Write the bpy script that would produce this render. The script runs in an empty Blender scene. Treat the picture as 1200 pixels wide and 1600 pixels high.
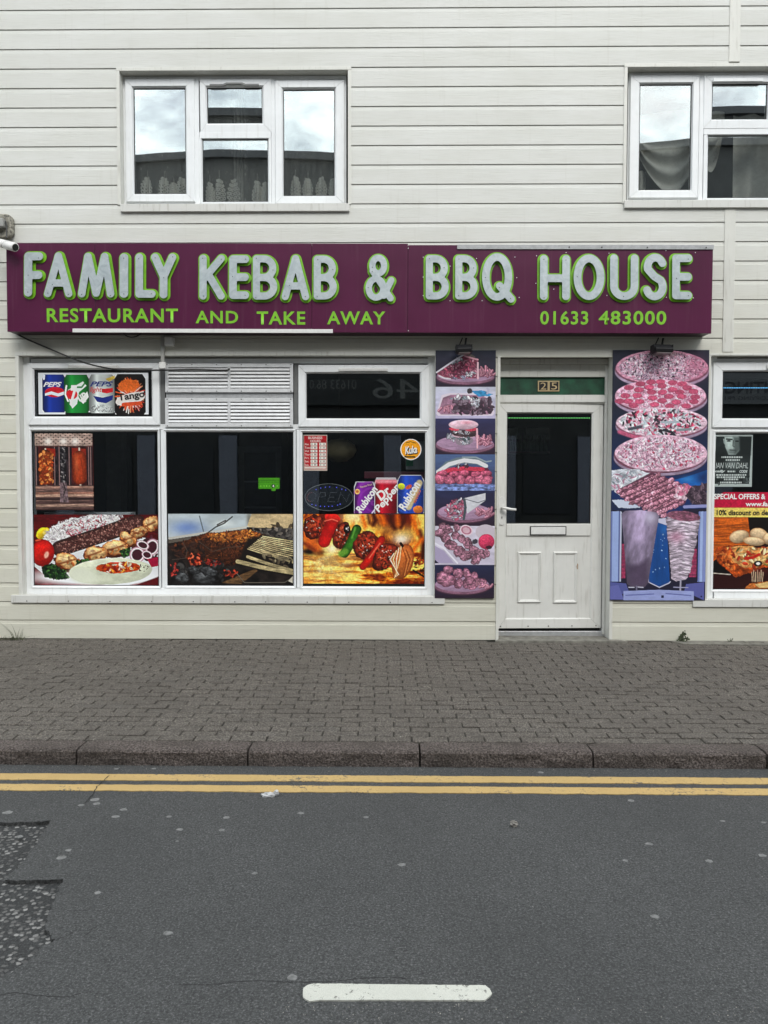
import bpy, bmesh, math, random
import numpy as np
from mathutils import Vector, Matrix, noise as mnoise
SC = bpy.context.scene
COL = SC.collection
R = math.radians
random.seed(7)

# ------------------------------------------------------------------ camera
CAM_D, CAM_H = 6.86, 1.41
PITCH, YAW, ROLL = R(2.2), R(0.70), 0.0014
FPX = 1200.0
camd = bpy.data.cameras.new('camera'); cam = bpy.data.objects.new('camera', camd); COL.objects.link(cam)
camd.sensor_fit = 'VERTICAL'; camd.sensor_height = 32.0; camd.sensor_width = 24.0; camd.lens = 24.0
camd.clip_end = 500.0; camd.clip_start = 0.05
CAMROT = Matrix.Rotation(YAW, 4, 'Z') @ Matrix.Rotation(R(90) - PITCH, 4, 'X') @ Matrix.Rotation(ROLL, 4, 'Z')
cam.matrix_world = Matrix.Translation((0, -CAM_D, CAM_H)) @ CAMROT
SC.camera = cam

# ------------------------------------------------------------------ sky: broken bright cloud over a blue sky
world = bpy.data.worlds.new('World'); SC.world = world; world.use_nodes = True
CLOUD_SEED = 0.0
SUN_EL, SUN_AZ = R(43), R(166)      # azimuth clockwise from +Y
nt = world.node_tree; nt.nodes.clear()
def wn(t): return nt.nodes.new(t)
out = wn('ShaderNodeOutputWorld'); bg = wn('ShaderNodeBackground'); sky = wn('ShaderNodeTexSky')
sky.sky_type = 'NISHITA'; sky.sun_disc = False; sky.sun_elevation = SUN_EL; sky.sun_rotation = SUN_AZ
sky.air_density = 1.0; sky.dust_density = 2.0; sky.ozone_density = 1.0
bg.inputs['Strength'].default_value = 0.125
tc = wn('ShaderNodeTexCoord'); sep = wn('ShaderNodeSeparateXYZ'); nt.links.new(tc.outputs['Generated'], sep.inputs[0])
zz = wn('ShaderNodeMath'); zz.operation = 'MAXIMUM'; zz.inputs[1].default_value = 0.0; nt.links.new(sep.outputs[2], zz.inputs[0])
za = wn('ShaderNodeMath'); za.operation = 'ADD'; za.inputs[1].default_value = 0.22; nt.links.new(zz.outputs[0], za.inputs[0])
dx = wn('ShaderNodeMath'); dx.operation = 'DIVIDE'; nt.links.new(sep.outputs[0], dx.inputs[0]); nt.links.new(za.outputs[0], dx.inputs[1])
dy = wn('ShaderNodeMath'); dy.operation = 'DIVIDE'; nt.links.new(sep.outputs[1], dy.inputs[0]); nt.links.new(za.outputs[0], dy.inputs[1])
cmb = wn('ShaderNodeCombineXYZ'); cmb.inputs[2].default_value = CLOUD_SEED; nt.links.new(dx.outputs[0], cmb.inputs[0]); nt.links.new(dy.outputs[0], cmb.inputs[1])
n1 = wn('ShaderNodeTexNoise'); n1.inputs['Scale'].default_value = 2.2; n1.inputs['Detail'].default_value = 9; n1.inputs['Roughness'].default_value = .56
n1.inputs['Distortion'].default_value = .35
n2 = wn('ShaderNodeTexNoise'); n2.inputs['Scale'].default_value = 5.0; n2.inputs['Detail'].default_value = 8; n2.inputs['Roughness'].default_value = .6
nt.links.new(cmb.outputs[0], n1.inputs['Vector']); nt.links.new(cmb.outputs[0], n2.inputs['Vector'])
r1 = wn('ShaderNodeValToRGB'); r1.color_ramp.elements[0].position = .36; r1.color_ramp.elements[1].position = .50
nt.links.new(n1.outputs['Fac'], r1.inputs[0])
r2 = wn('ShaderNodeValToRGB'); r2.color_ramp.elements[0].position = .33; r2.color_ramp.elements[0].color = (7.5, 8.3, 9.2, 1)
r2.color_ramp.elements[1].position = .62; r2.color_ramp.elements[1].color = (20.0, 21.0, 21.2, 1)
nt.links.new(n2.outputs['Fac'], r2.inputs[0])
mx = wn('ShaderNodeMix'); mx.data_type = 'RGBA'
nt.links.new(r1.outputs['Color'], mx.inputs['Factor']); nt.links.new(sky.outputs[0], mx.inputs['A']); nt.links.new(r2.outputs[0], mx.inputs['B'])
nt.links.new(mx.outputs['Result'], bg.inputs['Color']); nt.links.new(bg.outputs[0], out.inputs[0])

# ------------------------------------------------------------------ sun, veiled by the cloud
sund = bpy.data.lights.new('sun', 'SUN'); sund.energy = 1.5; sund.angle = R(24); sund.color = (1.0, .965, .91)
sun = bpy.data.objects.new('sun', sund); COL.objects.link(sun)
sd = Vector((math.sin(SUN_AZ) * math.cos(SUN_EL), math.cos(SUN_AZ) * math.cos(SUN_EL), math.sin(SUN_EL)))
sun.rotation_euler = sd.to_track_quat('Z', 'Y').to_euler(); sun.location = (3, -8, 20)
SC.view_settings.view_transform = 'Standard'; SC.view_settings.look = 'None'
SC.view_settings.exposure = 0.28; SC.view_settings.gamma = 1.0; SC.view_settings.use_curve_mapping = False
SC.cycles.max_bounces = 8; SC.cycles.transparent_max_bounces = 12; SC.cycles.caustics_reflective = False

# ------------------------------------------------------------------ measuring: photograph pixels -> points on real planes
_M3 = CAMROT.to_3x3(); _C = Vector((0, -CAM_D, CAM_H))
def ray(px, py): return _M3 @ Vector(((px - 600) / FPX, (800 - py) / FPX, -1))
def W(px, py, y=0.0):
    d = ray(px, py); t = (y - _C.y) / d.y; return _C + d * t
def G(px, py, z):
    d = ray(px, py); t = (z - _C.z) / d.z; return _C + d * t
def rect(x0, y0, x1, y1, yp=0.0):
    my, mx_ = (y0 + y1) / 2, (x0 + x1) / 2
    return W(x0, my, yp).x, W(x1, my, yp).x, W(mx_, y1, yp).z, W(mx_, y0, yp).z      # xa, xb, z bottom, z top

# ------------------------------------------------------------------ materials
def lin(c):
    c = np.asarray(c, float) / 255.0
    return np.where(c <= .04045, c / 12.92, ((c + .055) / 1.055) ** 2.4)
MATS = {}
class NB:
    def __init__(s, name):
        s.m = bpy.data.materials.new(name); s.m.use_nodes = True; s.t = s.m.node_tree
        s.b = s.t.nodes['Principled BSDF']; s.o = s.t.nodes['Material Output']; MATS[name] = s.m
    def n(s, t, **k):
        x = s.t.nodes.new(t)
        for a, v in k.items():
            if a.startswith('i_'):
                nm = a[2:].replace('_', ' ')
                (x.inputs[nm] if nm in x.inputs else x.inputs[nm.title()]).default_value = v
            else: setattr(x, a, v)
        return x
    def l(s, a, b): s.t.links.new(a, b)
    def coord(s, scale=(1, 1, 1), kind='Object', loc=(0, 0, 0)):
        c = s.n('ShaderNodeTexCoord'); m = s.n('ShaderNodeMapping'); m.inputs['Scale'].default_value = scale; m.inputs['Location'].default_value = loc
        if kind == 'World':
            g = s.n('ShaderNodeNewGeometry'); s.l(g.outputs['Position'], m.inputs[0])
        else: s.l(c.outputs[kind], m.inputs[0])
        return m.outputs[0]
    def noise(s, vec, scale, detail=4, rough=.55, dist=0):
        x = s.n('ShaderNodeTexNoise'); x.inputs['Scale'].default_value = scale; x.inputs['Detail'].default_value = detail
        x.inputs['Roughness'].default_value = rough; x.inputs['Distortion'].default_value = dist; s.l(vec, x.inputs['Vector']); return x.outputs['Fac']
    def ramp(s, fac, stops):
        x = s.n('ShaderNodeValToRGB'); e = x.color_ramp.elements
        while len(e) < len(stops): e.new(.5)
        for k, (p, c) in enumerate(stops):
            e[k].position = p; e[k].color = (*c, 1) if not isinstance(c, (int, float)) else (c, c, c, 1)
        s.l(fac, x.inputs[0]); return x.outputs[0]
    def mix(s, fac, a, b, mode='MIX'):
        x = s.n('ShaderNodeMix'); x.data_type = 'RGBA'; x.blend_type = mode
        for v, k in ((fac, 'Factor'), (a, 'A'), (b, 'B')):
            i = x.inputs[k] if k == 'Factor' else [q for q in x.inputs if q.name == k and q.type == 'RGBA'][0]
            if isinstance(v, bpy.types.NodeSocket): s.l(v, i)
            elif k == 'Factor': i.default_value = v
            else: i.default_value = (*v, 1)
        return [q for q in x.outputs if q.type == 'RGBA'][0]
    def math(s, op, a, b=None):
        x = s.n('ShaderNodeMath', operation=op)
        for k, v in enumerate((a, b)):
            if v is None: continue
            if isinstance(v, bpy.types.NodeSocket): s.l(v, x.inputs[k])
            else: x.inputs[k].default_value = v
        return x.outputs[0]
    def bump(s, h, strength=.3, dist=.002):
        x = s.n('ShaderNodeBump'); x.inputs['Strength'].default_value = strength; x.inputs['Distance'].default_value = dist
        s.l(h, x.inputs['Height']); s.l(x.outputs[0], s.b.inputs['Normal'])
    def set(s, color=None, rough=None, metal=None, spec=None):
        for v, k in ((color, 'Base Color'), (rough, 'Roughness'), (metal, 'Metallic'), (spec, 'Specular IOR Level')):
            if v is None: continue
            i = s.b.inputs[k]
            if isinstance(v, bpy.types.NodeSocket): s.l(v, i)
            elif k == 'Base Color': i.default_value = (*v, 1)
            else: i.default_value = v
        return s.m

def simple(name, col, rough=.5, metal=0., var=.12, scale=14., bump=0., spec=.5):
    b = NB(name); v = b.coord(kind='World'); f = b.noise(v, scale, 5)
    c = tuple(col); d = tuple(x * (1 - var * 2) for x in c)
    b.set(b.ramp(f, [(.3, d), (.7, c)]), rough, metal, spec)
    if bump: b.bump(b.noise(v, scale * 12, 3), bump, .002)
    return b.m

def m_cladding():
    b = NB('cladding_board'); v = b.coord((1, 1, 1), 'World')
    g = b.noise(b.coord((5, 5, 110), 'World'), 1.0, 5, .62, .6)           # embossed timber grain running along the board
    big = b.noise(b.coord((1.2, 1.2, 3.5), 'World'), 1.3, 4)
    c = b.ramp(big, [(.3, (.575, .58, .54)), (.7, (.63, .636, .608))])
    c = b.mix(b.math('MULTIPLY', b.ramp(g, [(.50, 0.), (.62, 1.)]), .30), c, (.50, .50, .46))
    sepz = b.n('ShaderNodeSeparateXYZ'); b.l(v, sepz.inputs[0])           # lower boards have yellowed and gathered street dirt
    fz = b.math('ADD', sepz.outputs[2], b.math('MULTIPLY', b.noise(v, 2.2, 5), 1.3))
    low = b.ramp(b.math('DIVIDE', fz, 6.0), [(.40, 1.), (.74, 0.)])
    c = b.mix(b.math('MULTIPLY', low, .85), c, (.95, .925, .82), 'MULTIPLY')
    st = b.noise(b.coord((26, 26, 1.5), 'World'), 1.0, 5, .6)             # thin runs of rain dirt
    c = b.mix(b.math('MULTIPLY', b.ramp(st, [(.60, 0.), (.78, 1.)]), .17), c, (.33, .31, .25))
    oi = b.n('ShaderNodeObjectInfo')
    c = b.mix(b.math('MULTIPLY', oi.outputs['Random'], .075), c, (.40, .39, .35))
    sp = b.noise(v, 95, 2); c = b.mix(b.math('MULTIPLY', b.ramp(sp, [(.735, 0.), (.75, 1.)]), .35), c, (.18, .16, .12))
    b.set(c, .5, 0, .35); b.bump(g, .6, .003); return b.m

def m_print(name='printed_vinyl', rough=.38, spec=.35, gain=1.0):
    b = NB(name); a = b.n('ShaderNodeAttribute', attribute_name='print')
    c = b.mix(1.0, a.outputs['Color'], (gain, gain, gain), 'MULTIPLY') if gain != 1 else a.outputs['Color']
    b.set(c, rough, 0, spec); return b.m

def m_glass(name, ior, tint):
    b = NB(name); t = b.t; t.nodes.remove(b.b)
    lw = b.n('ShaderNodeLayerWeight'); lw.inputs['Blend'].default_value = .5
    fr = b.math('ADD', b.math('MULTIPLY', b.math('POWER', lw.outputs['Facing'], 5.0), 1 - ior), ior)
    tr = b.n('ShaderNodeBsdfTransparent'); tr.inputs[0].default_value = (*tint, 1)
    gl = b.n('ShaderNodeBsdfGlossy'); gl.inputs['Roughness'].default_value = 0.0; gl.inputs['Color'].default_value = (.94, 1.0, .985, 1)
    v = b.coord(kind='World'); bp = b.n('ShaderNodeBump'); bp.inputs['Strength'].default_value = .05; bp.inputs['Distance'].default_value = .004
    b.l(b.noise(v, 2.6, 1), bp.inputs['Height']); b.l(bp.outputs[0], gl.inputs['Normal'])
    mx = b.n('ShaderNodeMixShader'); b.l(fr, mx.inputs[0]); b.l(tr.outputs[0], mx.inputs[1]); b.l(gl.outputs[0], mx.inputs[2])
    b.l(mx.outputs[0], b.o.inputs[0]); return b.m

def m_asphalt(name, dark, light, agg=0.0):
    b = NB(name); v = b.coord(kind='World')
    f = b.noise(v, 125, 3, .85); f2 = b.noise(v, 60, 4, .6); big = b.noise(v, 1.1, 5); mid = b.noise(v, 9, 5, .65)
    c = b.ramp(f, [(.32, tuple(x * .25 for x in dark)), (.45, dark), (.57, light), (.68, tuple(min(1, x * 2.7) for x in light))])
    c = b.mix(.30, c, b.ramp(f2, [(.3, tuple(x * .6 for x in dark)), (.7, tuple(x * 1.25 for x in light))]))
    c = b.mix(b.math('MULTIPLY', b.ramp(big, [(.35, 1.), (.65, 0.)]), .34), c, tuple(x * .8 for x in dark))
    c = b.mix(b.math('MULTIPLY', b.ramp(mid, [(.55, 0.), (.75, 1.)]), .22), c, tuple(x * 1.35 for x in light))
    h = b.math('ADD', f, f2)
    if agg:
        vo = b.n('ShaderNodeTexVoronoi'); vo.voronoi_dimensions = '2D'; vo.inputs['Scale'].default_value = 46; vo.inputs['Randomness'].default_value = 1
        nz = b.n('ShaderNodeTexNoise'); nz.inputs['Scale'].default_value = 70; b.l(v, nz.inputs['Vector']); ad = b.n('ShaderNodeVectorMath', operation='MULTIPLY_ADD'); b.l(nz.outputs['Color'], ad.inputs[0]); ad.inputs[1].default_value = (.018, .014, 0); b.l(v, ad.inputs[2]); b.l(ad.outputs[0], vo.inputs['Vector'])
        k = b.ramp(vo.outputs['Distance'], [(.30, 1.), (.44, 0.)])
        keep = b.ramp(b.n('ShaderNodeSeparateColor').outputs[0], [(0, 0.), (1, 1.)])
        sc = [n for n in b.t.nodes if n.bl_idname == 'ShaderNodeSeparateColor'][0]; b.l(vo.outputs['Color'], sc.inputs[0])
        keep2 = b.ramp(sc.outputs[0], [(.30, 0.), (.38, 1.)])
        kk = b.math('MULTIPLY', k, keep2)
        c = b.mix(b.math('MULTIPLY', kk, agg), c, b.ramp(sc.outputs[1], [(0, (.055, .054, .053)), (.7, (.14, .137, .132)), (1, (.26, .255, .245))]))
        h = b.math('ADD', h, kk)
    b.set(c, .8, 0, .3); b.bump(h, .8, .004); return b.m

def m_brick():
    b = NB('paving_brick'); v = b.coord(kind='World'); oi = b.n('ShaderNodeObjectInfo'); gi = b.n('ShaderNodeNewGeometry')
    rnd = b.math('FRACT', b.math('ADD', b.math('MULTIPLY', oi.outputs['Random'], 7.31), b.math('MULTIPLY', gi.outputs['Random Per Island'], 5.77)))
    c = b.ramp(rnd, [(0, (.074, .066, .058)), (.35, (.093, .083, .073)), (.7, (.104, .092, .080)), (1, (.081, .075, .069))])
    f = b.noise(v, 110, 3, .85); c = b.mix(.68, c, b.ramp(f, [(.33, (.010, .009, .008)), (.5, (.078, .069, .060)), (.67, (.32, .29, .25))]))
    big = b.noise(v, 1.6, 5, .6); c = b.mix(b.math('MULTIPLY', b.ramp(big, [(.42, 0.), (.68, 1.)]), .42), c, (.062, .055, .048))
    sp = b.noise(b.coord(kind='World', loc=(3, 1, 0)), 62, 2); c = b.mix(b.math('MULTIPLY', b.ramp(sp, [(.73, 0.), (.75, 1.)]), .7), c, (.42, .40, .36))
    b.set(c, .85, 0, .25); b.bump(f, .7, .003); return b.m

def m_kerb():
    b = NB('kerb_granite'); v = b.coord(kind='World'); f = b.noise(v, 95, 4, .8); g = b.noise(v, 45, 4, .7); big = b.noise(v, 4, 5)
    c = b.ramp(f, [(.34, (.016, .013, .012)), (.48, (.125, .103, .093)), (.60, (.245, .205, .187)), (.72, (.46, .41, .38))])
    c = b.mix(b.math('MULTIPLY', b.ramp(big, [(.4, 0.), (.7, 1.)]), .55), c, (.062, .053, .045))
    b.set(c, .85, 0, .25); b.bump(b.math('ADD', f, b.math('MULTIPLY', g, 2)), 1.0, .018); return b.m

def m_paint_line(name, col, wear):
    b = NB(name); v = b.coord(kind='World'); f = b.noise(v, 55, 6, .75); g = b.noise(v, 5, 4); s = b.noise(v, 300, 2)
    w = b.math('ADD', f, b.math('MULTIPLY', g, .55))
    k = b.ramp(w, [(wear, 0.), (wear + .05, 1.)])
    c = b.ramp(s, [(.3, tuple(x * .78 for x in col)), (.65, col)])
    c = b.mix(b.math('MULTIPLY', b.ramp(g, [(.35, 1.), (.6, 0.)]), .3), c, tuple(x * .6 for x in col))
    c = b.mix(b.math('MULTIPLY', k, .85), c, (.085, .082, .075))
    b.set(c, .75, 0, .3); b.bump(s, .4, .002); return b.m

def m_upvc(name, col, dirt=.5):
    b = NB(name); v = b.coord(kind='World'); f = b.noise(v, 7, 5, .6); s = b.noise(b.coord((40, 40, 4), 'World'), 1, 4)
    c = b.ramp(f, [(.3, tuple(x * .93 for x in col)), (.65, col)])
    c = b.mix(b.math('MULTIPLY', b.ramp(s, [(.56, 0.), (.74, 1.)]), .34 * dirt), c, (.25, .23, .18))
    b.set(c, .34, 0, .45); return b.m

def m_purple():
    b = NB('sign_purple'); v = b.coord(kind='World'); f = b.noise(v, 2.0, 4)
    c = b.ramp(f, [(.3, (.062, .0055, .031)), (.7, (.080, .009, .042))])
    sc = b.noise(b.coord((18, 18, 70), 'World'), 1.0, 6, .7, 1.5); c = b.mix(b.math('MULTIPLY', b.ramp(sc, [(.70, 0.), (.76, 1.)]), .25), c, (.42, .34, .38))
    dr = b.noise(b.coord((30, 30, 1.2), 'World'), 1.0, 4); c = b.mix(b.math('MULTIPLY', b.ramp(dr, [(.55, 0.), (.75, 1.)]), .07), c, (.28, .20, .22))
    b.set(c, .34, 0, .34); b.bump(b.noise(v, 3, 2), .12, .02); return b.m

def m_silver():
    b = NB('letter_metal'); v = b.coord(kind='World'); f = b.noise(v, 11, 6, .62, 1.2)
    vo = b.n('ShaderNodeTexVoronoi'); vo.inputs['Scale'].default_value = 16; b.l(v, vo.inputs['Vector'])
    c = b.ramp(f, [(.28, (.27, .315, .34)), (.48, (.385, .44, .46)), (.62, (.45, .50, .52)), (.76, (.62, .665, .68))])
    sc = b.n('ShaderNodeSeparateColor'); b.l(vo.outputs['Color'], sc.inputs[0])
    c = b.mix(.22, c, b.ramp(sc.outputs[0], [(0, (.31, .35, .37)), (1, (.52, .57, .585))]))
    b.set(c, b.ramp(f, [(.3, .55), (.7, .36)]), .35, .5); b.bump(f, .15, .004); return b.m

# ------------------------------------------------------------------ object helpers
ORG = {}
def link(o, parent=None, org=(0, 0, 0)):
    COL.objects.link(o)
    if parent is not None: o.parent = parent
    ORG[o] = Vector(org); return o
def org(parent): return ORG[parent] if parent is not None else Vector((0, 0, 0))
def tag(o, label=None, cat=None, group=None, kind=None):
    for k, v in (('label', label), ('category', cat), ('group', group), ('kind', kind)):
        if v: o[k] = v
    return o
def thing(name, label, cat, loc=(0, 0, 0), group=None):
    o = bpy.data.objects.new(name, None); o.empty_display_size = .1; o.location = loc; link(o, None, loc); return tag(o, label, cat, group)
def empty(name, parent, loc=None):
    o = bpy.data.objects.new(name, None); o.empty_display_size = .05
    loc = Vector(loc) if loc is not None else org(parent); o.location = loc - org(parent); return link(o, parent, loc)

class MB:
    def __init__(s): s.v, s.f = [], []
    def add(s, v, f):
        k = len(s.v); s.v += [tuple(p) for p in v]; s.f += [tuple(i + k for i in q) for q in f]; return s
    def box(s, x0, x1, y0, y1, z0, z1):
        if x0 > x1: x0, x1 = x1, x0
        if y0 > y1: y0, y1 = y1, y0
        if z0 > z1: z0, z1 = z1, z0
        return s.add([(x0, y0, z0), (x1, y0, z0), (x1, y1, z0), (x0, y1, z0), (x0, y0, z1), (x1, y0, z1), (x1, y1, z1), (x0, y1, z1)],
                     [(3, 2, 1, 0), (4, 5, 6, 7), (0, 1, 5, 4), (1, 2, 6, 5), (2, 3, 7, 6), (3, 0, 4, 7)])
    def xprism(s, x0, x1, prof):              # profile of (y, z), clockwise seen from +x does not matter: normals are fixed later
        n = len(prof); v = [(x0, y, z) for y, z in prof] + [(x1, y, z) for y, z in prof]
        return s.add(v, [tuple(range(n))[::-1], tuple(range(n, 2 * n))] + [(i, (i + 1) % n, n + (i + 1) % n, n + i) for i in range(n)])
    def yprism(s, y0, y1, prof):              # profile of (x, z)
        n = len(prof); v = [(x, y0, z) for x, z in prof] + [(x, y1, z) for x, z in prof]
        return s.add(v, [tuple(range(n)), tuple(range(n, 2 * n))[::-1]] + [(i, n + i, n + (i + 1) % n, (i + 1) % n) for i in range(n)])
    def zprism(s, z0, z1, prof):              # profile of (x, y)
        n = len(prof); v = [(x, y, z0) for x, y in prof] + [(x, y, z1) for x, y in prof]
        return s.add(v, [tuple(range(n))[::-1], tuple(range(n, 2 * n))] + [(i, (i + 1) % n, n + (i + 1) % n, n + i) for i in range(n)])
    def tube(s, pts, r, n=8, cap=True):
        pts = [Vector(p) for p in pts]; rs = r if isinstance(r, (list, tuple)) else [r] * len(pts); rings = []
        up = Vector((0, 0, 1))
        for i, p in enumerate(pts):
            t = (pts[min(i + 1, len(pts) - 1)] - pts[max(i - 1, 0)]).normalized()
            a = t.cross(up if abs(t.z) < .9 else Vector((1, 0, 0))).normalized(); b_ = t.cross(a)
            rings.append([p + (a * math.cos(k * 2 * math.pi / n) + b_ * math.sin(k * 2 * math.pi / n)) * rs[i] for k in range(n)])
        v = [q for g in rings for q in g]; f = []
        for i in range(len(pts) - 1):
            for k in range(n): f.append((i * n + k, i * n + (k + 1) % n, (i + 1) * n + (k + 1) % n, (i + 1) * n + k))
        if cap: f += [tuple(range(n)), tuple(range((len(pts) - 1) * n, len(pts) * n))[::-1]]
        return s.add(v, f)
    def frame(s, o, i, prof, gap=.0012):
        """four mitred lengths; o,i = (xa,xb,za,zb) outer and inner; prof = [(t,y)...], t 0 outer .. 1 inner"""
        def ring(t): return [o[0] + (i[0] - o[0]) * t, o[1] + (i[1] - o[1]) * t, o[2] + (i[2] - o[2]) * t, o[3] + (i[3] - o[3]) * t]
        def cor(t): a = ring(t); return [(a[0], a[2]), (a[1], a[2]), (a[1], a[3]), (a[0], a[3])]
        for k in range(4):
            v = []; dirx = (1, 0) if k in (0, 2) else (0, 1)
            for t, y in prof:
                c = cor(t); p, q = c[k], c[(k + 1) % 4]
                sg = 1 if (q[0] - p[0]) + (q[1] - p[1]) > 0 else -1
                v += [(p[0] + dirx[0] * sg * gap, y, p[1] + dirx[1] * sg * gap), (q[0] - dirx[0] * sg * gap, y, q[1] - dirx[1] * sg * gap)]
            n = len(prof); f = [(2 * j, 2 * j + 1, 2 * ((j + 1) % n) + 1, 2 * ((j + 1) % n)) for j in range(n)]
            f += [tuple(2 * j for j in range(n)), tuple(2 * j + 1 for j in range(n))[::-1]]
            s.add(v, f)
        return s
    def mesh(s, name, o=Vector((0, 0, 0)), smooth=False, fix=True):
        me = bpy.data.meshes.new(name); me.from_pydata([(x - o.x, y - o.y, z - o.z) for x, y, z in s.v], [], s.f)
        if fix:
            bm = bmesh.new(); bm.from_mesh(me); bmesh.ops.recalc_face_normals(bm, faces=bm.faces); bm.to_mesh(me); bm.free()
        if smooth: me.shade_smooth()
        return me
    def build(s, name, mat, parent=None, smooth=False, bevel=0, o=None, fix=True):
        g = org(parent) if o is None else Vector(o)
        me = s.mesh(name, g, smooth, fix); me.materials.append(mat); ob = bpy.data.objects.new(name, me)
        if o is not None: ob.location = g - org(parent)
        link(ob, parent, g)
        if bevel:
            m = ob.modifiers.new('bevel', 'BEVEL'); m.width = bevel; m.segments = 2; m.limit_method = 'ANGLE'; m.angle_limit = R(40)
        return ob
def box(name, mat, parent, x0, x1, y0, y1, z0, z1, bevel=0): return MB().box(x0, x1, y0, y1, z0, z1).build(name, mat, parent, bevel=bevel)

# flat shapes from curves (text and letter outlines) -> mesh standing in the facade plane
def curve_mesh(cu, name):
    ob = bpy.data.objects.new('tmp', cu); COL.objects.link(ob); dg = bpy.context.evaluated_depsgraph_get()
    me = bpy.data.meshes.new_from_object(ob.evaluated_get(dg)); bpy.data.objects.remove(ob); bpy.data.curves.remove(cu); me.name = name; return me
def text_mesh(s, bold=0.0, shear=0.0, spacing=1.0, extrude=0.0):
    cu = bpy.data.curves.new('txt', 'FONT'); cu.body = s; cu.size = 1; cu.offset = bold; cu.shear = shear; cu.space_character = spacing
    cu.extrude = extrude; cu.resolution_u = 4; cu.align_x = 'CENTER'; return curve_mesh(cu, 'lettering')
def put_text(name, s, box4, yp, mat, parent, bold=0., shear=0., spacing=1., thick=.0, rot=0., mirror=False, fit=True):
    """box4 = photo pixels x0,y0,x1,y1 on plane yp; the text is stretched to fill it"""
    me = text_mesh(s, bold, shear, spacing)
    co = np.empty(len(me.vertices) * 3); me.vertices.foreach_get('co', co); co = co.reshape(-1, 3)
    mn, mx_ = co.min(0), co.max(0); c = (mn + mx_) / 2
    if isinstance(box4, tuple) and len(box4) == 4:
        xa, xb, za, zb = rect(*box4, yp)
    else: xa, xb, za, zb = box4
    sx, sz = (xb - xa) / (mx_[0] - mn[0]), (zb - za) / (mx_[1] - mn[1])
    lx, lz = (co[:, 0] - c[0]) * sx * (-1 if mirror else 1), (co[:, 1] - c[1]) * sz
    ca, sa = math.cos(rot), math.sin(rot)
    g = org(parent)
    P = np.stack([(xa + xb) / 2 + lx * ca - lz * sa - g.x, np.full(len(lx), yp - g.y), (za + zb) / 2 + lx * sa + lz * ca - g.z], 1)
    me.vertices.foreach_set('co', P.ravel()); me.update(); me.materials.clear(); me.materials.append(mat)
    ob = bpy.data.objects.new(name, me); link(ob, parent, g); return ob

# ------------------------------------------------------------------ materials in use
CLAD = m_cladding()
UPVC = m_upvc('white_upvc', (.77, .79, .80), .5); UPVC2 = m_upvc('door_upvc', (.66, .66, .63), .9); TRIM = m_upvc('trim_cream', (.62, .62, .575), 1.2)
SILLM = m_upvc('sill_capping', (.60, .60, .57), 1.4)
GLASS_UP = m_glass('window_glass_upper', .30, (.95, .97, .97)); GLASS = m_glass('window_glass_shop', .068, (.90, .93, .95))
BLACK = simple('black_gasket', (.008, .008, .009), .6); DARKGREY = simple('grey_mullion', (.16, .165, .165), .5, 0, .1)
ALU = simple('mill_aluminium', (.55, .56, .57), .38, .55, .12, 30); ALUW = simple('white_louvre', (.66, .67, .68), .4, .1, .08, 20)
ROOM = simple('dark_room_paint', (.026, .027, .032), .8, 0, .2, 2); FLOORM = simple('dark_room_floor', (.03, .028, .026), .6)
PURPLE = m_purple(); SILVER = m_silver(); GREEN = simple('sign_green', (.19, .50, .016), .45, 0, .12, 20)
SCREW = simple('screw_head', (.02, .02, .02), .4); WHITE = simple('white_plastic', (.68, .68, .66), .4, 0, .06, 30)
PRINT = m_print(); CABLEM = simple('black_cable', (.012, .012, .012), .5); GREYP = simple('grey_plastic', (.33, .33, .31), .5)
GREENPANEL = simple('green_panel', (.010, .085, .042), .45, 0, .35, 9); BRASS = simple('number_plate_cream', (.56, .43, .23), .5); NUMBLK = simple('number_black', (.01, .01, .01), .4)
CONC = simple('worn_concrete', (.22, .21, .18), .9, 0, .3, 18, .6); WALLM = simple('backing_wall', (.22, .21, .19), .9)

# ================================================================== THE SHOP BUILDING
bld = thing('shop_building', 'cream timber-clad two-storey building with white framed windows above the shop', 'building')
XL, XR = -6.2, 6.4
H_ROW = W(90, 17.5).z / 33.0
N_ROWS = 38
Z_TOP = N_ROWS * H_ROW
O_W1 = rect(189, 112, 544, 321); O_W2 = rect(978, 106, 1338, 319)
O_SH = rect(34, 556, 679, 938); O_DR = rect(776, 557, 957, 1003); O_W4 = rect(1106, 556, 1345, 944)
O_SH = (O_SH[0], O_SH[1], O_SH[2], O_SH[3]); O_DR = (O_DR[0], O_DR[1], -.05, O_DR[3])
OPEN = [O_W1, O_W2, O_SH, O_DR, O_W4]
# backing wall with openings
xs = sorted({XL, XR, *[o[0] for o in OPEN], *[o[1] for o in OPEN]}); zs = sorted({-.2, Z_TOP, *[o[2] for o in OPEN], *[o[3] for o in OPEN]})
wb = MB()
for i in range(len(xs) - 1):
    for j in range(len(zs) - 1):
        cx, cz = (xs[i] + xs[i + 1]) / 2, (zs[j] + zs[j + 1]) / 2
        if not any(o[0] < cx < o[1] and o[2] < cz < o[3] for o in OPEN): wb.box(xs[i], xs[i + 1], 0, .26, zs[j], zs[j + 1])
wall = wb.build('wall', WALLM, bld, fix=False)
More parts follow.
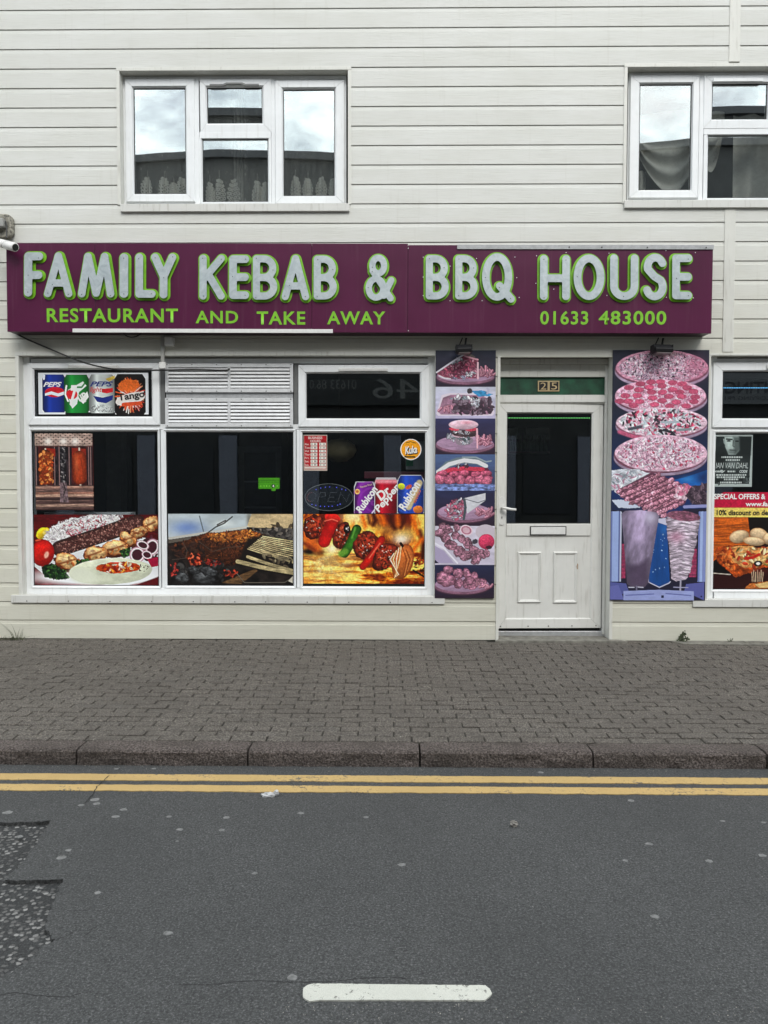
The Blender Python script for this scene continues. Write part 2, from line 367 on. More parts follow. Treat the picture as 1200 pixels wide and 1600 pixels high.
# boards, each one a plank
def plank(x0, x1, z, h, cut=None):
    if cut == 'top':                                     # what is left below an opening
        return MB().xprism(x0, x1, [(0, z + .0015), (-.020, z + .0025), (-.0205, z + h), (0, z + h)]).build('plank', CLAD, wall)
    p = [(0, z + .0015), (-.020, z + .0025), (-.0205, z + h - .036), (-.0170, z + h - .034), (-.0150, z + h - .0065), (-.009, z + h - .004), (-.009, z + h), (0, z + h)]
    if h < .05: p = [(0, z + .003), (-.02, z + .003), (-.02, z + h), (0, z + h)]
    o = MB().xprism(x0, x1, p).build('plank', CLAD, wall)
    return o
ST1 = rect(1138, 0, 1155, 103); ST2 = rect(1129, 326, 1146, 556)
seams = {}
for r in range(N_ROWS):
    z = r * H_ROW; segs = [(XL, XR)]
    for o in OPEN:
        if z + H_ROW > o[2] + .012 and z < o[3] - .012:
            ns = []
            for a, b_ in segs:
                if o[1] <= a or o[0] >= b_: ns.append((a, b_)); continue
                if a < o[0]: ns.append((a, o[0]))
                if b_ > o[1]: ns.append((o[1], b_))
            segs = ns
    if z > O_W2[3] - .05: segs = [q for a, b_ in segs for q in ([(a, ST1[0] + .003), (ST1[1] - .003, b_)] if a < ST1[0] < b_ else [(a, b_)])]
    elif O_W4[3] - .1 < z < O_W2[2]: segs = [q for a, b_ in segs for q in ([(a, ST2[0] + .003), (ST2[1] - .003, b_)] if a < ST2[0] < b_ else [(a, b_)])]
    for a, b_ in segs:
        if b_ - a > .02: plank(a, b_, z, H_ROW)
    for o in OPEN:                                       # boards trimmed to the heads and feet of the openings
        if z < o[3] - .012 and z + H_ROW > o[3] + .035: plank(o[0] + .0005, o[1] - .0005, o[3] + .006, z + H_ROW - o[3] - .006)
        if z + H_ROW > o[2] + .012 and z < o[2] - .035: plank(o[0] + .0005, o[1] - .0005, z, o[2] - z, 'top')
for o, top, bot in ((ST1, Z_TOP, O_W2[3] + .04), (ST2, O_W2[2] - .012, O_W4[3] + .03)):
    m = MB(); m.box(o[0], o[1], -.026, -.001, bot, top); m.build('joint_strip', TRIM, wall, bevel=.002)
# eaves and shallow roof, above the frame
m = MB(); m.box(XL, XR, -.22, .26, Z_TOP + .002, Z_TOP + .2); m.xprism(XL - .1, XR + .1, [(-.36, Z_TOP + .203), (6.2, Z_TOP + 2.2), (6.2, Z_TOP + 2.06), (-.36, Z_TOP + .14)][:4])
m.build('roof', simple('slate_roof', (.09, .09, .10), .7), bld)
# inner rooms
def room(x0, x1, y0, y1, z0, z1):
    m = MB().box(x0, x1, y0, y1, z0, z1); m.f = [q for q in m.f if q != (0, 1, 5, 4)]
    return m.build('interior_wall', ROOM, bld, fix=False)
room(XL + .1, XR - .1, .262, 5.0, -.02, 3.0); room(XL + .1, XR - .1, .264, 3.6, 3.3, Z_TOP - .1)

# ---- window building blocks
def casing(parent, o, d_out=-.026, width=.045, sides='LTR'):
    """cladding trim round an opening, with its reveal"""
    xa, xb, za, zb = o
    m = MB()
    if 'T' in sides: m.box(xa - width, xb + width, d_out, .11, zb - .001, zb + width)
    if 'L' in sides: m.box(xa - width, xa + .001, d_out, .11, za, zb - .002)
    if 'R' in sides: m.box(xb - .001, xb + width, d_out, .11, za, zb - .002)
    return m.build('casing', TRIM, parent, bevel=.002)
def sash(parent, outer, glass, yf, name='sash', mat=None, depth=.06, glassmat=None, bead=.012, tilt=0):
    """outer and glass as photo pixels; yf = front plane"""
    o = rect(*outer, yf); g = rect(*glass, yf + .03)
    w = max(.02, g[0] - o[0]); t = max(.3, 1 - bead / w)
    prof = [(0, yf + depth), (0, yf + .006), (.05, yf), (t, yf), (1, yf + .018), (1, yf + depth)]
    f = MB().frame(o, g, prof).build(name, mat or UPVC, parent)
    k = .006; gk = MB().frame((g[0] - .001, g[1] + .001, g[2] - .001, g[3] + .001), (g[0] + k, g[1] - k, g[2] + k, g[3] - k),
                     [(0, yf + .034), (0, yf + .021), (1, yf + .021), (1, yf + .034)], 0).build('gasket', BLACK, parent)
    p = box('pane', glassmat or GLASS, parent, g[0] + .001, g[1] - .001, yf + .026, yf + .030, g[2] + .001, g[3] - .001)
    return f, gk, p
def bar(parent, px, y0, y1, mat=UPVC, name='mullion', bevel=.003):
    xa, xb, za, zb = rect(*px, y0); return box(name, mat, parent, xa, xb, y0, y1, za, zb, bevel)

# ---- upper windows
def upper_window(dx_, dy_, nm):
    w = empty('window', bld)
    def q(a, b_, c, d): return (a + dx_, b_ + dy_, c + dx_, d + dy_)
    YF = .045
    casing(w, O_W1 if nm == 1 else O_W2, width=.028)
    bar(w, q(188, 318, 546, 330), -.046, .10, SILLM, 'sill')
    # outer frame
    o = rect(*q(193, 119, 541, 321), YF + .02); m = MB().frame(o, (o[0] + .035, o[1] - .035, o[2] + .03, o[3] - .035), [(0, .115), (0, YF + .022), (1, YF + .022), (1, .115)], 0); m.build('frame', UPVC, w)
    bar(w, q(304, 123, 311, 319), YF + .012, .112); bar(w, q(424, 123, 430, 319), YF + .012, .112)
    bar(w, q(311.5, 206, 423.5, 216), YF + .014, .112, name='transom')
    sash(w, q(196, 123, 304, 315), q(210, 139, 291, 304), YF, glassmat=GLASS_UP)
    sash(w, q(430, 125, 538, 318), q(443, 141, 523, 307), YF, glassmat=GLASS_UP)
    pv = W(367 + dx_, 126 + dy_, YF + .03); T = Matrix.Translation(pv) @ Matrix.Rotation(R(1.85 if nm == 1 else 1.35), 4, 'X') @ Matrix.Translation(-pv)
    for c in sash(w, q(312, 123, 424, 206), q(324, 138, 410, 193), YF, 'vent_sash', glassmat=GLASS_UP): c.matrix_basis = T
    o = rect(*q(311, 214, 424, 320), YF + .02); g = rect(*q(317, 217.5, 419, 316), YF + .04)
    MB().frame(o, g, [(0, .112), (0, YF + .018), (.6, YF + .014), (1, YF + .032), (1, .112)]).build('frame', UPVC, w)
    k = .005; MB().frame((g[0] - .001, g[1] + .001, g[2] - .001, g[3] + .001), (g[0] + k, g[1] - k, g[2] + k, g[3] - k), [(0, YF + .05), (0, YF + .036), (1, YF + .036), (1, YF + .05)], 0).build('gasket', BLACK, w)
    box('pane', GLASS_UP, w, g[0] + .001, g[1] - .001, YF + .041, YF + .045, g[2] + .001, g[3] - .001)
    # trickle vent hood over the vent sash
    xa, xb, za, zb = rect(*q(327, 130, 404, 133), YF - .02)
    if nm == 1:
        mx2 = (xa + xb) / 2; m = MB(); m.yprism(YF - .010, YF - .001, [(xa, za), (mx2 - .09, za), (mx2 - .065, za + .014), (mx2 + .065, za + .014), (mx2 + .09, za), (xb, za), (xb, zb), (mx2 + .10, zb), (mx2 + .07, zb + .012), (mx2 - .07, zb + .012), (mx2 - .10, zb), (xa, zb)][::-1])
        m.build('trickle_vent', DARKGREY, w)
    else:
        box('trickle_vent', UPVC, w, xa, xb, YF - .02, YF - .001, za, zb + .012, .002)
    return w
win1 = upper_window(0, 0, 1); win1['label'] = 'left upper window with lace behind it'
win2 = upper_window(788, -6, 2); win2['label'] = 'right upper window with draped cloth behind it'

# ---- shop window
YS = .055
shopw = empty('shop_window', bld); shopw['label'] = 'wide shop window with louvre vents in the middle'
casing(shopw, O_SH, width=.032)
def big_frame(parent, outer, panes, transom, yf):
    """outer frame, then fixed panes"""
    for p in panes:
        g = rect(*p, yf + .03); o = (g[0] - .022, g[1] + .022, g[2] - .022, g[3] + .022)
        MB().frame(o, g, [(0, yf + .05), (0, yf + .004), (.35, yf + .001), (1, yf + .016), (1, yf + .05)]).build('glazing_bead', UPVC, parent)
        k = .006; MB().frame((g[0] - .001, g[1] + .001, g[2] - .001, g[3] + .001), (g[0] + k, g[1] - k, g[2] + k, g[3] - k), [(0, yf + .034), (0, yf + .02), (1, yf + .02), (1, yf + .034)], 0).build('gasket', BLACK, parent)
        box('pane', GLASS, parent, g[0] + .001, g[1] - .001, yf + .026, yf + .030, g[2] + .001, g[3] - .001)
PANES = [(52, 674, 248, 915), (261, 675, 459, 915), (473, 676, 664, 916)]
big_frame(shopw, None, PANES, None, YS)
bar(shopw, (36, 555, 49, 938), YS + .006, .16, name='frame'); bar(shopw, (668, 555, 680, 938), YS + .006, .16, name='frame')
bar(shopw, (48.2, 663, 669, 671), YS + .008, .16, name='transom'); bar(shopw, (48.2, 919, 669, 931), YS + .0068, .16, name='frame'); bar(shopw, (48.2, 560, 669, 568), YS + .02, .16, name='frame')
for a, b_ in ((252, 257), (463.5, 468.5)): bar(shopw, (a, 671.4, b_, 918.6), YS + .007, .16)
for a, b_ in ((249, 258), (459, 467)): bar(shopw, (a, 568.4, b_, 662.6), YS + .022, .16, DARKGREY)
sash(shopw, (43, 567, 249, 664), (55, 578, 238, 651), YS - .012); sash(shopw, (466, 570, 671, 667), (479, 584, 656, 654), YS - .012)
for p in ((106, 570, 184, 575.5), (529, 574.5, 606, 580)):
    xa, xb, za, zb = rect(*p, YS - .03); m = MB(); m.xprism(xa, xb, [(YS - .013, za), (YS - .028, za + .003), (YS - .030, zb - .008), (YS - .013, zb)]); m.build('trickle_vent', WHITE, shopw, bevel=.001)
xa, xb, za, zb = rect(17, 931, 695, 943, -.036); m = MB(); m.box(xa, xb, -.036, YS + .004, za, zb); m.build('sill', SILLM, shopw, bevel=.003)
for k in range(11):
    c = W(42 + k * 62 + (k * 37) % 17, 939 + .004 * k * 62, -.036); MB().tube([(c.x, -.035, c.z), (c.x, -.0385, c.z)], .005, 8).build('screw', SCREW, shopw)

# ---- louvred vents filling the middle light
def louvre(p):
    lv = empty('vent_grille', bld); xa, xb, za, zb = rect(*p, YS - .01); y0 = YS - .012
    xm = (xa + xb) / 2; b_ = .030; m = MB()
    for o in ((xa, xb, zb - .034, zb), (xa, xb, za, za + .034)): m.box(o[0], o[1], y0, y0 + .016, o[2], o[3])
    for o in ((xa, xa + b_), (xm - .012, xm + .012), (xb - b_, xb)): m.box(o[0], o[1], y0 + .001, y0 + .015, za + .0342, zb - .0342)
    m.build('frame', ALUW, lv, bevel=.0015)
    n = 6; zi0, zi1 = za + .036, zb - .036; s_ = (zi1 - zi0) / n
    for (xq, xw) in ((xa + b_ + .001, xm - .013), (xm + .013, xb - b_ - .001)):
        for k in range(n):
            z = zi0 + k * s_
            MB().xprism(xq, xw, [(y0 + .001, z + .001), (y0 - .004, z + s_ * .18), (y0 + .004, z + s_ * .72), (y0 + .020, z + s_ * .98), (y0 + .022, z + s_ * .9), (y0 + .010, z + s_ * .2)]).build('slat', ALUW, lv)
    box('backing', BLACK, lv, xa + .01, xb - .01, y0 + .026, y0 + .03, za + .01, zb - .01)
    for k in range(6):
        x = xa + .02 + (xb - xa - .04) * k / 5
        for z in (zb - .010, za + .010): MB().tube([(x, y0 + .001, z), (x, y0 - .003, z)], .0048, 6).build('screw', SCREW, lv)
    return lv
louvre((258, 568, 458, 613))['label'] = 'upper louvred vent grille'; louvre((258, 622, 458, 667))['label'] = 'lower louvred vent grille'
bar(shopw, (259.5, 609, 457.5, 626), YS + .008, YS + .03, ALU, 'infill_strip', .001)

# ---- right-hand shop window
w4 = empty('shop_window', bld); w4['label'] = 'shop window at the right edge with offers print'
casing(w4, O_W4, width=.02, sides='LTR')
P4 = (1113.5, 677, 1332, 921)
big_frame(w4, None, [P4], None, YS)
bar(w4, (1104, 555, 1117, 940), YS + .006, .16, name='frame'); bar(w4, (1327, 555, 1347, 940), YS + .006, .16, name='frame')
bar(w4, (1115.5, 665, 1328, 673), YS + .008, .16, name='transom'); bar(w4, (1115.5, 925, 1328, 937), YS + .0068, .16, name='frame'); bar(w4, (1115.5, 560, 1328, 567), YS + .02, .16, name='frame')
sash(w4, (1114, 566, 1331, 668), (1128, 581, 1317, 654), YS - .012)
xa, xb, za, zb = rect(1199, 569, 1260, 576, YS - .03); box('trickle_vent', WHITE, w4, xa, xb, YS - .03, YS - .013, za, zb, .002)
xa, xb, za, zb = rect(1083, 937, 1365, 949, -.036); MB().box(xa, xb, -.036, YS + .004, za, zb).build('sill', SILLM, w4, bevel=.003)

# ---- entrance
DY = .14                                        # leaf plane, set back in the recess
ent = empty('door_frame', bld)
jx0, jx1 = O_DR[0], O_DR[1]
m = MB(); m.box(jx0 - .004, jx0 + .022, -.028, .30, -.02, O_DR[3] - .001); m.build('jamb', TRIM, ent, bevel=.002)
m = MB(); m.box(jx1 - .022, jx1 + .006, -.028, .30, -.02, O_DR[3] - .001); m.build('jamb', TRIM, ent, bevel=.002)
box('jamb', UPVC2, ent, jx0 + .0225, jx0 + .030, DY - .03, DY + .07, 0.03, O_DR[3] - .06, .002)
gx0, gx1, gz0, gz1 = rect(778, 590, 944, 617, DY)
lx1 = rect(776, 700, 942, 800, DY)[1]
box('jamb', UPVC2, ent, lx1 + .004, jx1 - .0225, DY - .03, DY + .07, 0.03, O_DR[3] - .06, .003)
ax0, ax1, az0, az1 = rect(776, 617, 946, 631, DY - .02); m = MB(); m.xprism(jx0 + .0305, lx1 + .0035, [(DY - .022, az0 + .012), (DY - .03, az0 + .016), (DY - .03, az1 - .004), (DY - .02, az1), (DY + .07, az1), (DY + .07, az0), (DY - .01, az0)]); m.build('transom', UPVC2, ent)
box('fanlight_panel', GREENPANEL, ent, jx0 + .0305, lx1 + .0035, DY - .004, DY + .02, az1 + .0005, gz1 + .002)
# stepped boards over the fanlight
hz0, hz1 = gz1 + .0025, O_DR[3] - .002
for k, yb in enumerate((DY - .026, DY - .012)):
    za = hz0 + (hz1 - hz0) * (0, .33, .70)[k]; zb = hz0 + (hz1 - hz0) * (.325, .695)[k]
    box('head_board', TRIM, ent, jx0 + .0225, jx1 - .0225, yb, .30, za, zb - .001, .002)
box('head_board', TRIM, ent, jx0 + .0225, jx1 - .0225, DY - .028, .30, hz0 + (hz1 - hz0) * .70, hz1, .002)
# number plate on the panel
nx0, nx1, nz0, nz1 = rect(840.5, 595, 874, 611.5, DY - .012)
nm = (nx0 + nx1) / 2
for a, b_, ch in ((nx0, nm - .0006, '2'), (nm + .0006, nx1, '5')):
    box('number_plate', BRASS, ent, a, b_, DY - .014, DY - .0045, nz0, nz1, .001)
    box('number_plate', NUMBLK, ent, a + .010, b_ - .010, DY - .0165, DY - .0142, nz0 + .010, nz1 - .010)
    put_text('number', ch, [a + .022, b_ - .022, nz0 + .016, nz1 - .016], DY - .0175, BRASS, ent, .0)
# the leaf: hinged right, ajar inward on the left
hx = lx1; dz0, dz1 = rect(778, 632, 940, 981, DY)[2:]
door = empty('door', bld, (hx, DY, dz0)); door['label'] = 'white half-glazed door standing slightly ajar'; door.rotation_euler = (0, 0, R(2.6))
dw = hx - rect(778, 632, 940, 981, DY)[0]
def L(px, py): p = W(px, py, DY); return p
def drect(a, b_, c, d):
    r_ = rect(a, b_, c, d, DY); return r_
dl0, dl1 = hx - dw, hx - .002
g = drect(791, 646, 924, 818)
# stiles and rails
rail_z = drect(791, 818, 924, 837); pn = drect(789, 837, 923, 965)
MB().frame((dl0, dl1, dz0, dz1), (g[0], g[1], pn[2], g[3]), [(0, DY + .05), (0, DY + .003), (.03, DY), (.88, DY), (1, DY + .012), (1, DY + .05)]).build('leaf_frame', UPVC2, door)
box('mid_rail', UPVC2, door, g[0] + .0005, g[1] - .0005, DY + .001, DY + .048, rail_z[2], rail_z[3] - .001, .004)
k = .007; MB().frame((g[0] - .001, g[1] + .001, g[2] - .001, g[3] + .001), (g[0] + k, g[1] - k, g[2] + k, g[3] - k), [(0, DY + .034), (0, DY + .016), (1, DY + .016), (1, DY + .034)], 0).build('gasket', BLACK, door)
box('pane', GLASS, door, g[0] + .001, g[1] - .001, DY + .022, DY + .026, g[2] + .001, g[3] - .001)
box('lower_panel', UPVC2, door, g[0] + .0005, g[1] - .0005, DY + .012, DY + .04, pn[2] + .0005, rail_z[2] - .0005)
for p in ((808, 862, 845, 941), (864, 862, 902, 942)):
    o = drect(*p); i = (o[0] + .030, o[1] - .030, o[2] + .030, o[3] - .030)
    MB().frame(o, i, [(0, DY + .013), (.06, DY + .002), (.28, DY - .002), (.45, DY + .004), (.62, DY + .004), (.98, DY + .014), (1, DY + .02)], 0).build('raised_moulding', UPVC2, door)
    o2 = (i[0] + .001, i[1] - .001, i[2] + .001, i[3] - .001)
o = drect(827, 822, 884, 836); MB().frame(o, (o[0] + .007, o[1] - .007, o[2] + .007, o[3] - .007), [(0, DY + .001), (0, DY - .006), (1, DY - .006), (1, DY + .001)], 0).build('letterbox_surround', BLACK, door)
box('letterbox', WHITE, door, o[0] + .0075, o[1] - .0075, DY - .010, DY + .001, o[2] + .0075, o[3] - .0075, .003)
o = drect(778.5, 776, 787, 820); m = MB(); n_ = 8
pts = []
hw = (o[1] - o[0]) / 2; cx = (o[0] + o[1]) / 2
for t in range(n_ + 1): a = math.pi * t / n_; pts.append((cx + hw * math.cos(a), o[3] - hw + hw * math.sin(a)))
for t in range(n_ + 1): a = math.pi + math.pi * t / n_; pts.append((cx + hw * math.cos(a), o[2] + hw + hw * math.sin(a)))
MB().yprism(DY - .010, DY + .0005, pts).build('handle_plate', WHITE, door, bevel=.002)
hz = L(780, 793).z; MB().tube([(cx, DY - .008, hz), (cx, DY - .052, hz), (cx + .02, DY - .060, hz - .002), (cx + .07, DY - .062, hz - .012), (cx + .118, DY - .062, hz - .016)], [.012, .012, .013, .0125, .011], 10).build('handle', WHITE, door, smooth=True)
kz = L(780, 809).z; MB().yprism(DY - .0115, DY - .0095, [(cx + .006 * math.cos(a * .7), kz + .008 + .006 * math.sin(a * .7)) for a in range(9)]).build('keyhole', BLACK, door); MB().box(cx - .0025, cx + .0025, DY - .0116, DY - .0094, kz - .010, kz + .006).build('keyhole', BLACK, door)
for px in (781, 824, 856, 893, 931):
    c = L(px, 977.5); MB().tube([(c.x, DY + .001, c.z), (c.x, DY - .003, c.z)], .0055, 8).build('screw', SCREW, door)
c = L(901, 885); MB().yprism(DY + .0115, DY + .0005, [(c.x - .003, c.z - .03), (c.x + .010, c.z - .022), (c.x + .011, c.z + .02), (c.x + .003, c.z + .03), (c.x - .007, c.z + .004)]).build('chip', simple('bare_wood_chip', (.32, .19, .08), .9), door)
for ch in door.children:                        # meshes were made in world terms about the hinge
    pass
m = MB(); m.box(jx0 + .03, jx1 - .02, DY - .02, DY + .09, -.01, dz0 - .028); m.build('threshold', ALU, ent, bevel=.003)
m = MB(); m.zprism(-.05, .014, [(jx0 - .02, -.10), (jx1 + .13, -.09), (jx1 + .05, -.03), (jx1 - .022, -.028), (jx1 - .022, DY + .2), (jx0 + .022, DY + .2), (jx0 + .022, -.03)]); m.build('doorstep', CONC, ent, bevel=.006)

# ================================================================== LETTERS BY STROKES
def sdf_letter(ch, x0, y0, x1, y1, r):
    w, h, cx, cy = x1 - x0, y1 - y0, (x0 + x1) / 2, (y0 + y1) / 2
    l_, r_, t_, b_ = x0 + r, x1 - r, y0 + r, y1 - r
    def arc(ax, ay, rx, ry, a0, a1, n=14): return [(ax + rx * math.cos(R(a0 + (a1 - a0) * k / n)), ay + ry * math.sin(R(a0 + (a1 - a0) * k / n))) for k in range(n + 1)]
    m_ = t_ + (b_ - t_) * .5
    P = {
     'F': [[(l_, b_), (l_, t_), (r_, t_)], [(l_, m_ + 1), (r_ - 1, m_ + 1)]],
     'A': [[(l_, b_), (cx, t_), (r_, b_)], [(x0 + w * .30, t_ + (b_ - t_) * .72), (x1 - w * .30, t_ + (b_ - t_) * .72)]],
     'M': [[(l_, b_), (x0 + w * .27, t_), (cx, b_ - 1), (x0 + w * .73, t_), (r_, b_)]],
     'I': [[(cx, t_), (cx, b_)]],
     'L': [[(l_, t_), (l_, b_), (r_, b_)]],
     'Y': [[(l_, t_), (cx, m_ + 1), (r_, t_)], [(cx, m_ + 1), (cx, b_)]],
     'K': [[(l_, t_), (l_, b_)], [(r_, t_), (l_ + 1, m_ + 3)], [(l_ + 9, m_ - 3), (r_, b_)]],
     'E': [[(r_, t_), (l_, t_), (l_, b_), (r_, b_)], [(l_, m_), (r_ - .5, m_)]],
     'B': [[(l_, t_), (l_, b_)], [(l_, t_)] + arc(r_ - (m_ - t_) / 2 - 1, (t_ + m_) / 2, (m_ - t_) / 2 - .5, (m_ - t_) / 2, -90, 90) + [(l_, m_)],
           [(l_, m_)] + arc(r_ - (b_ - m_) / 2, (b_ + m_) / 2, (b_ - m_) / 2, (b_ - m_) / 2, -90, 90) + [(l_, b_)]],
     'H': [[(l_, t_), (l_, b_)], [(r_, t_), (r_, b_)], [(l_, m_ + 1), (r_, m_ + 1)]],
     'O': [arc(cx, cy, r_ - cx, b_ - cy, 0, 360, 40)],
     'Q': [arc(cx - 2, cy - 1, r_ - cx - 1, b_ - cy - 1, 0, 360, 40), [(cx + 2, cy + h * .17), (r_ + 1, b_ + 1)]],
     'U': [[(l_, t_)] + [(l_, b_ - (r_ - l_) / 2)] + arc(cx, b_ - (r_ - l_) / 2, (r_ - l_) / 2, (r_ - l_) / 2, 180, 0)[1:] + [(r_, t_)]],
     'S': [arc(cx + 1, t_ + (m_ - t_) / 2, (r_ - l_) / 2 - .5, (m_ - t_) / 2, -25, -190, 16)[0:] + [(cx - 1, m_ - 1)] + arc(cx, m_ + (b_ - m_) / 2 + .5, (r_ - l_) / 2, (b_ - m_) / 2, -40, 160, 16)],
     '&': [arc(cx - w * .03, t_ + h * .17, w * .20, h * .17, 0, 360, 24), arc(cx - w * .10, b_ - h * .205, w * .25, h * .205, 0, 360, 24),
           [(cx - w * .22, t_ + h * .28), (r_, b_ + 1)], [(r_ + 1, m_ + 4), (cx + w * .16, b_ - 3)]],
    }[ch]
    return P
def contour_mesh(strokes, r, grow, name, yp, thick, step=.8):
    pts = np.array([p for s_ in strokes for p in s_]); pad = r + grow + 2
    gx = np.arange(pts[:, 0].min() - pad, pts[:, 0].max() + pad, step); gy = np.arange(pts[:, 1].min() - pad, pts[:, 1].max() + pad, step)
    X, Y = np.meshgrid(gx, gy); D = np.full(X.shape, 1e9)
    for s_ in strokes:
        for (ax, ay), (bx, by) in zip(s_[:-1], s_[1:]):
            vx, vy = bx - ax, by - ay; q = vx * vx + vy * vy + 1e-9
            t = np.clip(((X - ax) * vx + (Y - ay) * vy) / q, 0, 1); D = np.minimum(D, np.hypot(X - ax - t * vx, Y - ay - t * vy))
    F = D - (r + grow); nxt = {}
    ins = F < 0; code = ins[:-1, :-1] * 1 + ins[:-1, 1:] * 2 + ins[1:, 1:] * 4 + ins[1:, :-1] * 8
    def ix(i, j, e):     # edge key and point
        a, b_ = {0: ((i, j), (i, j + 1)), 1: ((i, j + 1), (i + 1, j + 1)), 2: ((i + 1, j), (i + 1, j + 1)), 3: ((i, j), (i + 1, j))}[e]
        fa, fb = F[a], F[b_]; t = fa / (fa - fb)
        return (a, b_), (gx[a[1]] + (gx[b_[1]] - gx[a[1]]) * t, gy[a[0]] + (gy[b_[0]] - gy[a[0]]) * t)
    T = {1: [(3, 0)], 2: [(0, 1)], 3: [(3, 1)], 4: [(1, 2)], 5: [(3, 0), (1, 2)], 6: [(0, 2)], 7: [(3, 2)], 8: [(2, 3)], 9: [(2, 0)], 10: [(0, 1), (2, 3)], 11: [(2, 1)], 12: [(1, 3)], 13: [(1, 0)], 14: [(0, 3)]}
    pos = {}
    for i, j in np.argwhere((code > 0) & (code < 15)):
        for a, b_ in T[int(code[i, j])]:
            ka, pa = ix(i, j, a); kb, pb = ix(i, j, b_); pos[ka] = pa; pos[kb] = pb; nxt[ka] = kb
    loops = []
    while nxt:
        k0 = next(iter(nxt)); lp = []; k = k0
        while k in nxt: lp.append(pos[k]); k = nxt.pop(k)
        if len(lp) > 8: loops.append(lp)
    cu = bpy.data.curves.new('c', 'CURVE'); cu.dimensions = '2D'; cu.fill_mode = 'BOTH'; cu.extrude = thick / 2
    for lp in loops:
        q = lp[::2]; sp = cu.splines.new('POLY'); sp.points.add(len(q) - 1); sp.use_cyclic_u = True
        for k, (a, b_) in enumerate(q): w_ = W(a, b_, YLET); sp.points[k].co = (w_.x, w_.z, 0, 1)
    me = curve_mesh(cu, name)
    co = np.empty(len(me.vertices) * 3); me.vertices.foreach_get('co', co); co = co.reshape(-1, 3)
    me.vertices.foreach_set('co', np.stack([co[:, 0], yp - co[:, 2], co[:, 1]], 1).ravel()); me.update(); return me

# ================================================================== FASCIA SIGN
YSG = -.20; YLET = -.230
sg = thing('fascia_sign', 'long maroon fascia sign with raised silver letters outlined in green', 'sign', tuple(W(560, 519, -.1)))
def addmesh(name, me, mat, parent):
    g_ = org(parent); me.transform(Matrix.Translation(-g_)); me.materials.clear(); me.materials.append(mat)
    o = bpy.data.objects.new(name, me); return link(o, parent, g_)
zb_ = W(560, 519.5, YSG).z; zt_ = W(560, 380.5, YSG).z
cuts = [10, 148.5, 487, 637, 1113]
pan = []
for a, b_ in zip(cuts[:-1], cuts[1:]):
    xa, xb = W(a, 450, YSG).x, W(b_, 450, YSG).x
    dz = .012 if b_ > 1100 else 0
    pan.append(MB().box(xa + .0012, xb - .0012, YSG, YSG + .02, zb_, zt_ - dz).build('panel', PURPLE, sg, bevel=.002))
xa, xb = W(10, 450, YSG).x, W(1113, 450, YSG).x
MB().box(xa + .004, xb - .004, YSG + .021, -.023, zb_ + .004, zt_ - .016).build('sign_box', simple('sign_back_dark', (.035, .012, .022), .5), sg)
p = rect(714, 381, 1115, 388, YSG - .01); MB().xprism(p[0], p[1], [(YSG - .010, p[2]), (YSG - .012, p[3] - .003), (YSG - .008, p[3]), (YSG + .03, p[3] + .002), (YSG + .03, p[3] - .004), (YSG - .002, p[3] - .006), (YSG - .002, p[2])]).build('top_trim', ALU, sg)
for px in (889, 940, 1011, 1103): c = W(px, 385, YSG - .012); MB().tube([(c.x, YSG - .009, c.z), (c.x, YSG - .015, c.z)], .006, 8).build('screw', SCREW, sg)
p = rect(113, 514.5, 520, 520.5, YSG - .01); MB().box(p[0], p[1], YSG - .006, YSG - .001, p[2], p[3]).build('bottom_trim', WHITE, sg, bevel=.001)
sl = .0042
LET = [('F', 37.7, 394, 67, 463), ('A', 69, 394, 113, 464), ('M', 122, 395, 178.5, 464.5), ('I', 186, 396, 201, 465), ('L', 211.5, 396, 243, 465), ('Y', 236, 396, 275, 466),
       ('K', 311.5, 398, 351, 468), ('E', 358, 399, 389, 467), ('B', 395, 399, 433, 468), ('A', 440, 398.5, 483, 469), ('B', 490, 399.5, 526, 468), ('&', 569, 398, 615, 470),
       ('B', 665, 399, 701, 468), ('B', 711, 399, 746, 468), ('Q', 754, 396, 803, 472), ('H', 843.5, 399, 890, 469), ('O', 896, 398, 944, 469), ('U', 953, 398, 997, 469), ('S', 1004, 397, 1041, 469), ('E', 1050, 398, 1081, 468)]
RH = 5.9
for ch, a, b_, c, d in LET:
    k_ = sl * ((a + c) / 2 - 560); rr = {'&': 4.9, 'B': 5.5, 'Q': 5.8, 'S': 5.9, 'O': 6.0, 'M': 5.7, 'K': 5.6, 'A': 5.6, 'I': 6.6, 'F': 6.2}.get(ch, RH)
    st = sdf_letter(ch, a, b_ - k_, c, d - k_, rr)
    lo = addmesh('letter', contour_mesh(st, rr, 0, 'letter', YLET, .006), SILVER, sg)
    addmesh('letter_edge', contour_mesh(st, rr, -2.6, 'letter_edge', YLET + .015, .022), NUMBLK, lo)
    addmesh('green_outline', contour_mesh(st, rr, 3.2, 'green_outline', YSG - .003, .003), GREEN, lo)
    rnd = random.Random(a)
    scr = [s_[k] for s_ in st for k in ((0, -1) if len(s_) < 12 else (len(s_) // 2,))][:3]
    for x_, y_ in scr:
        w_ = W(x_ + rnd.uniform(-1, 1), y_ + rnd.uniform(-1, 3), YLET)
        MB().tube([(w_.x, YLET - .002, w_.z), (w_.x, YLET - .0055, w_.z)], .0038, 8).build('screw', SCREW, lo)
for s_, a, b_, c, d in (('RESTAURANT', 73, 481.5, 278, 503.5), ('AND', 305.5, 485.5, 372, 505), ('TAKE', 401, 486.5, 477, 507), ('AWAY', 511, 486.5, 602, 507), ('01633', 844, 486, 919, 507.5), ('483000', 935.5, 486, 1041, 507.5)):
    k_ = sl * ((a + c) / 2 - 560)
    put_text('lettering', s_, (a, b_ - k_, c, d - k_), YSG - .0022, GREEN, sg, bold=.022, spacing=1.12)
WS = simple('white_rivet', (.75, .75, .72), .4)
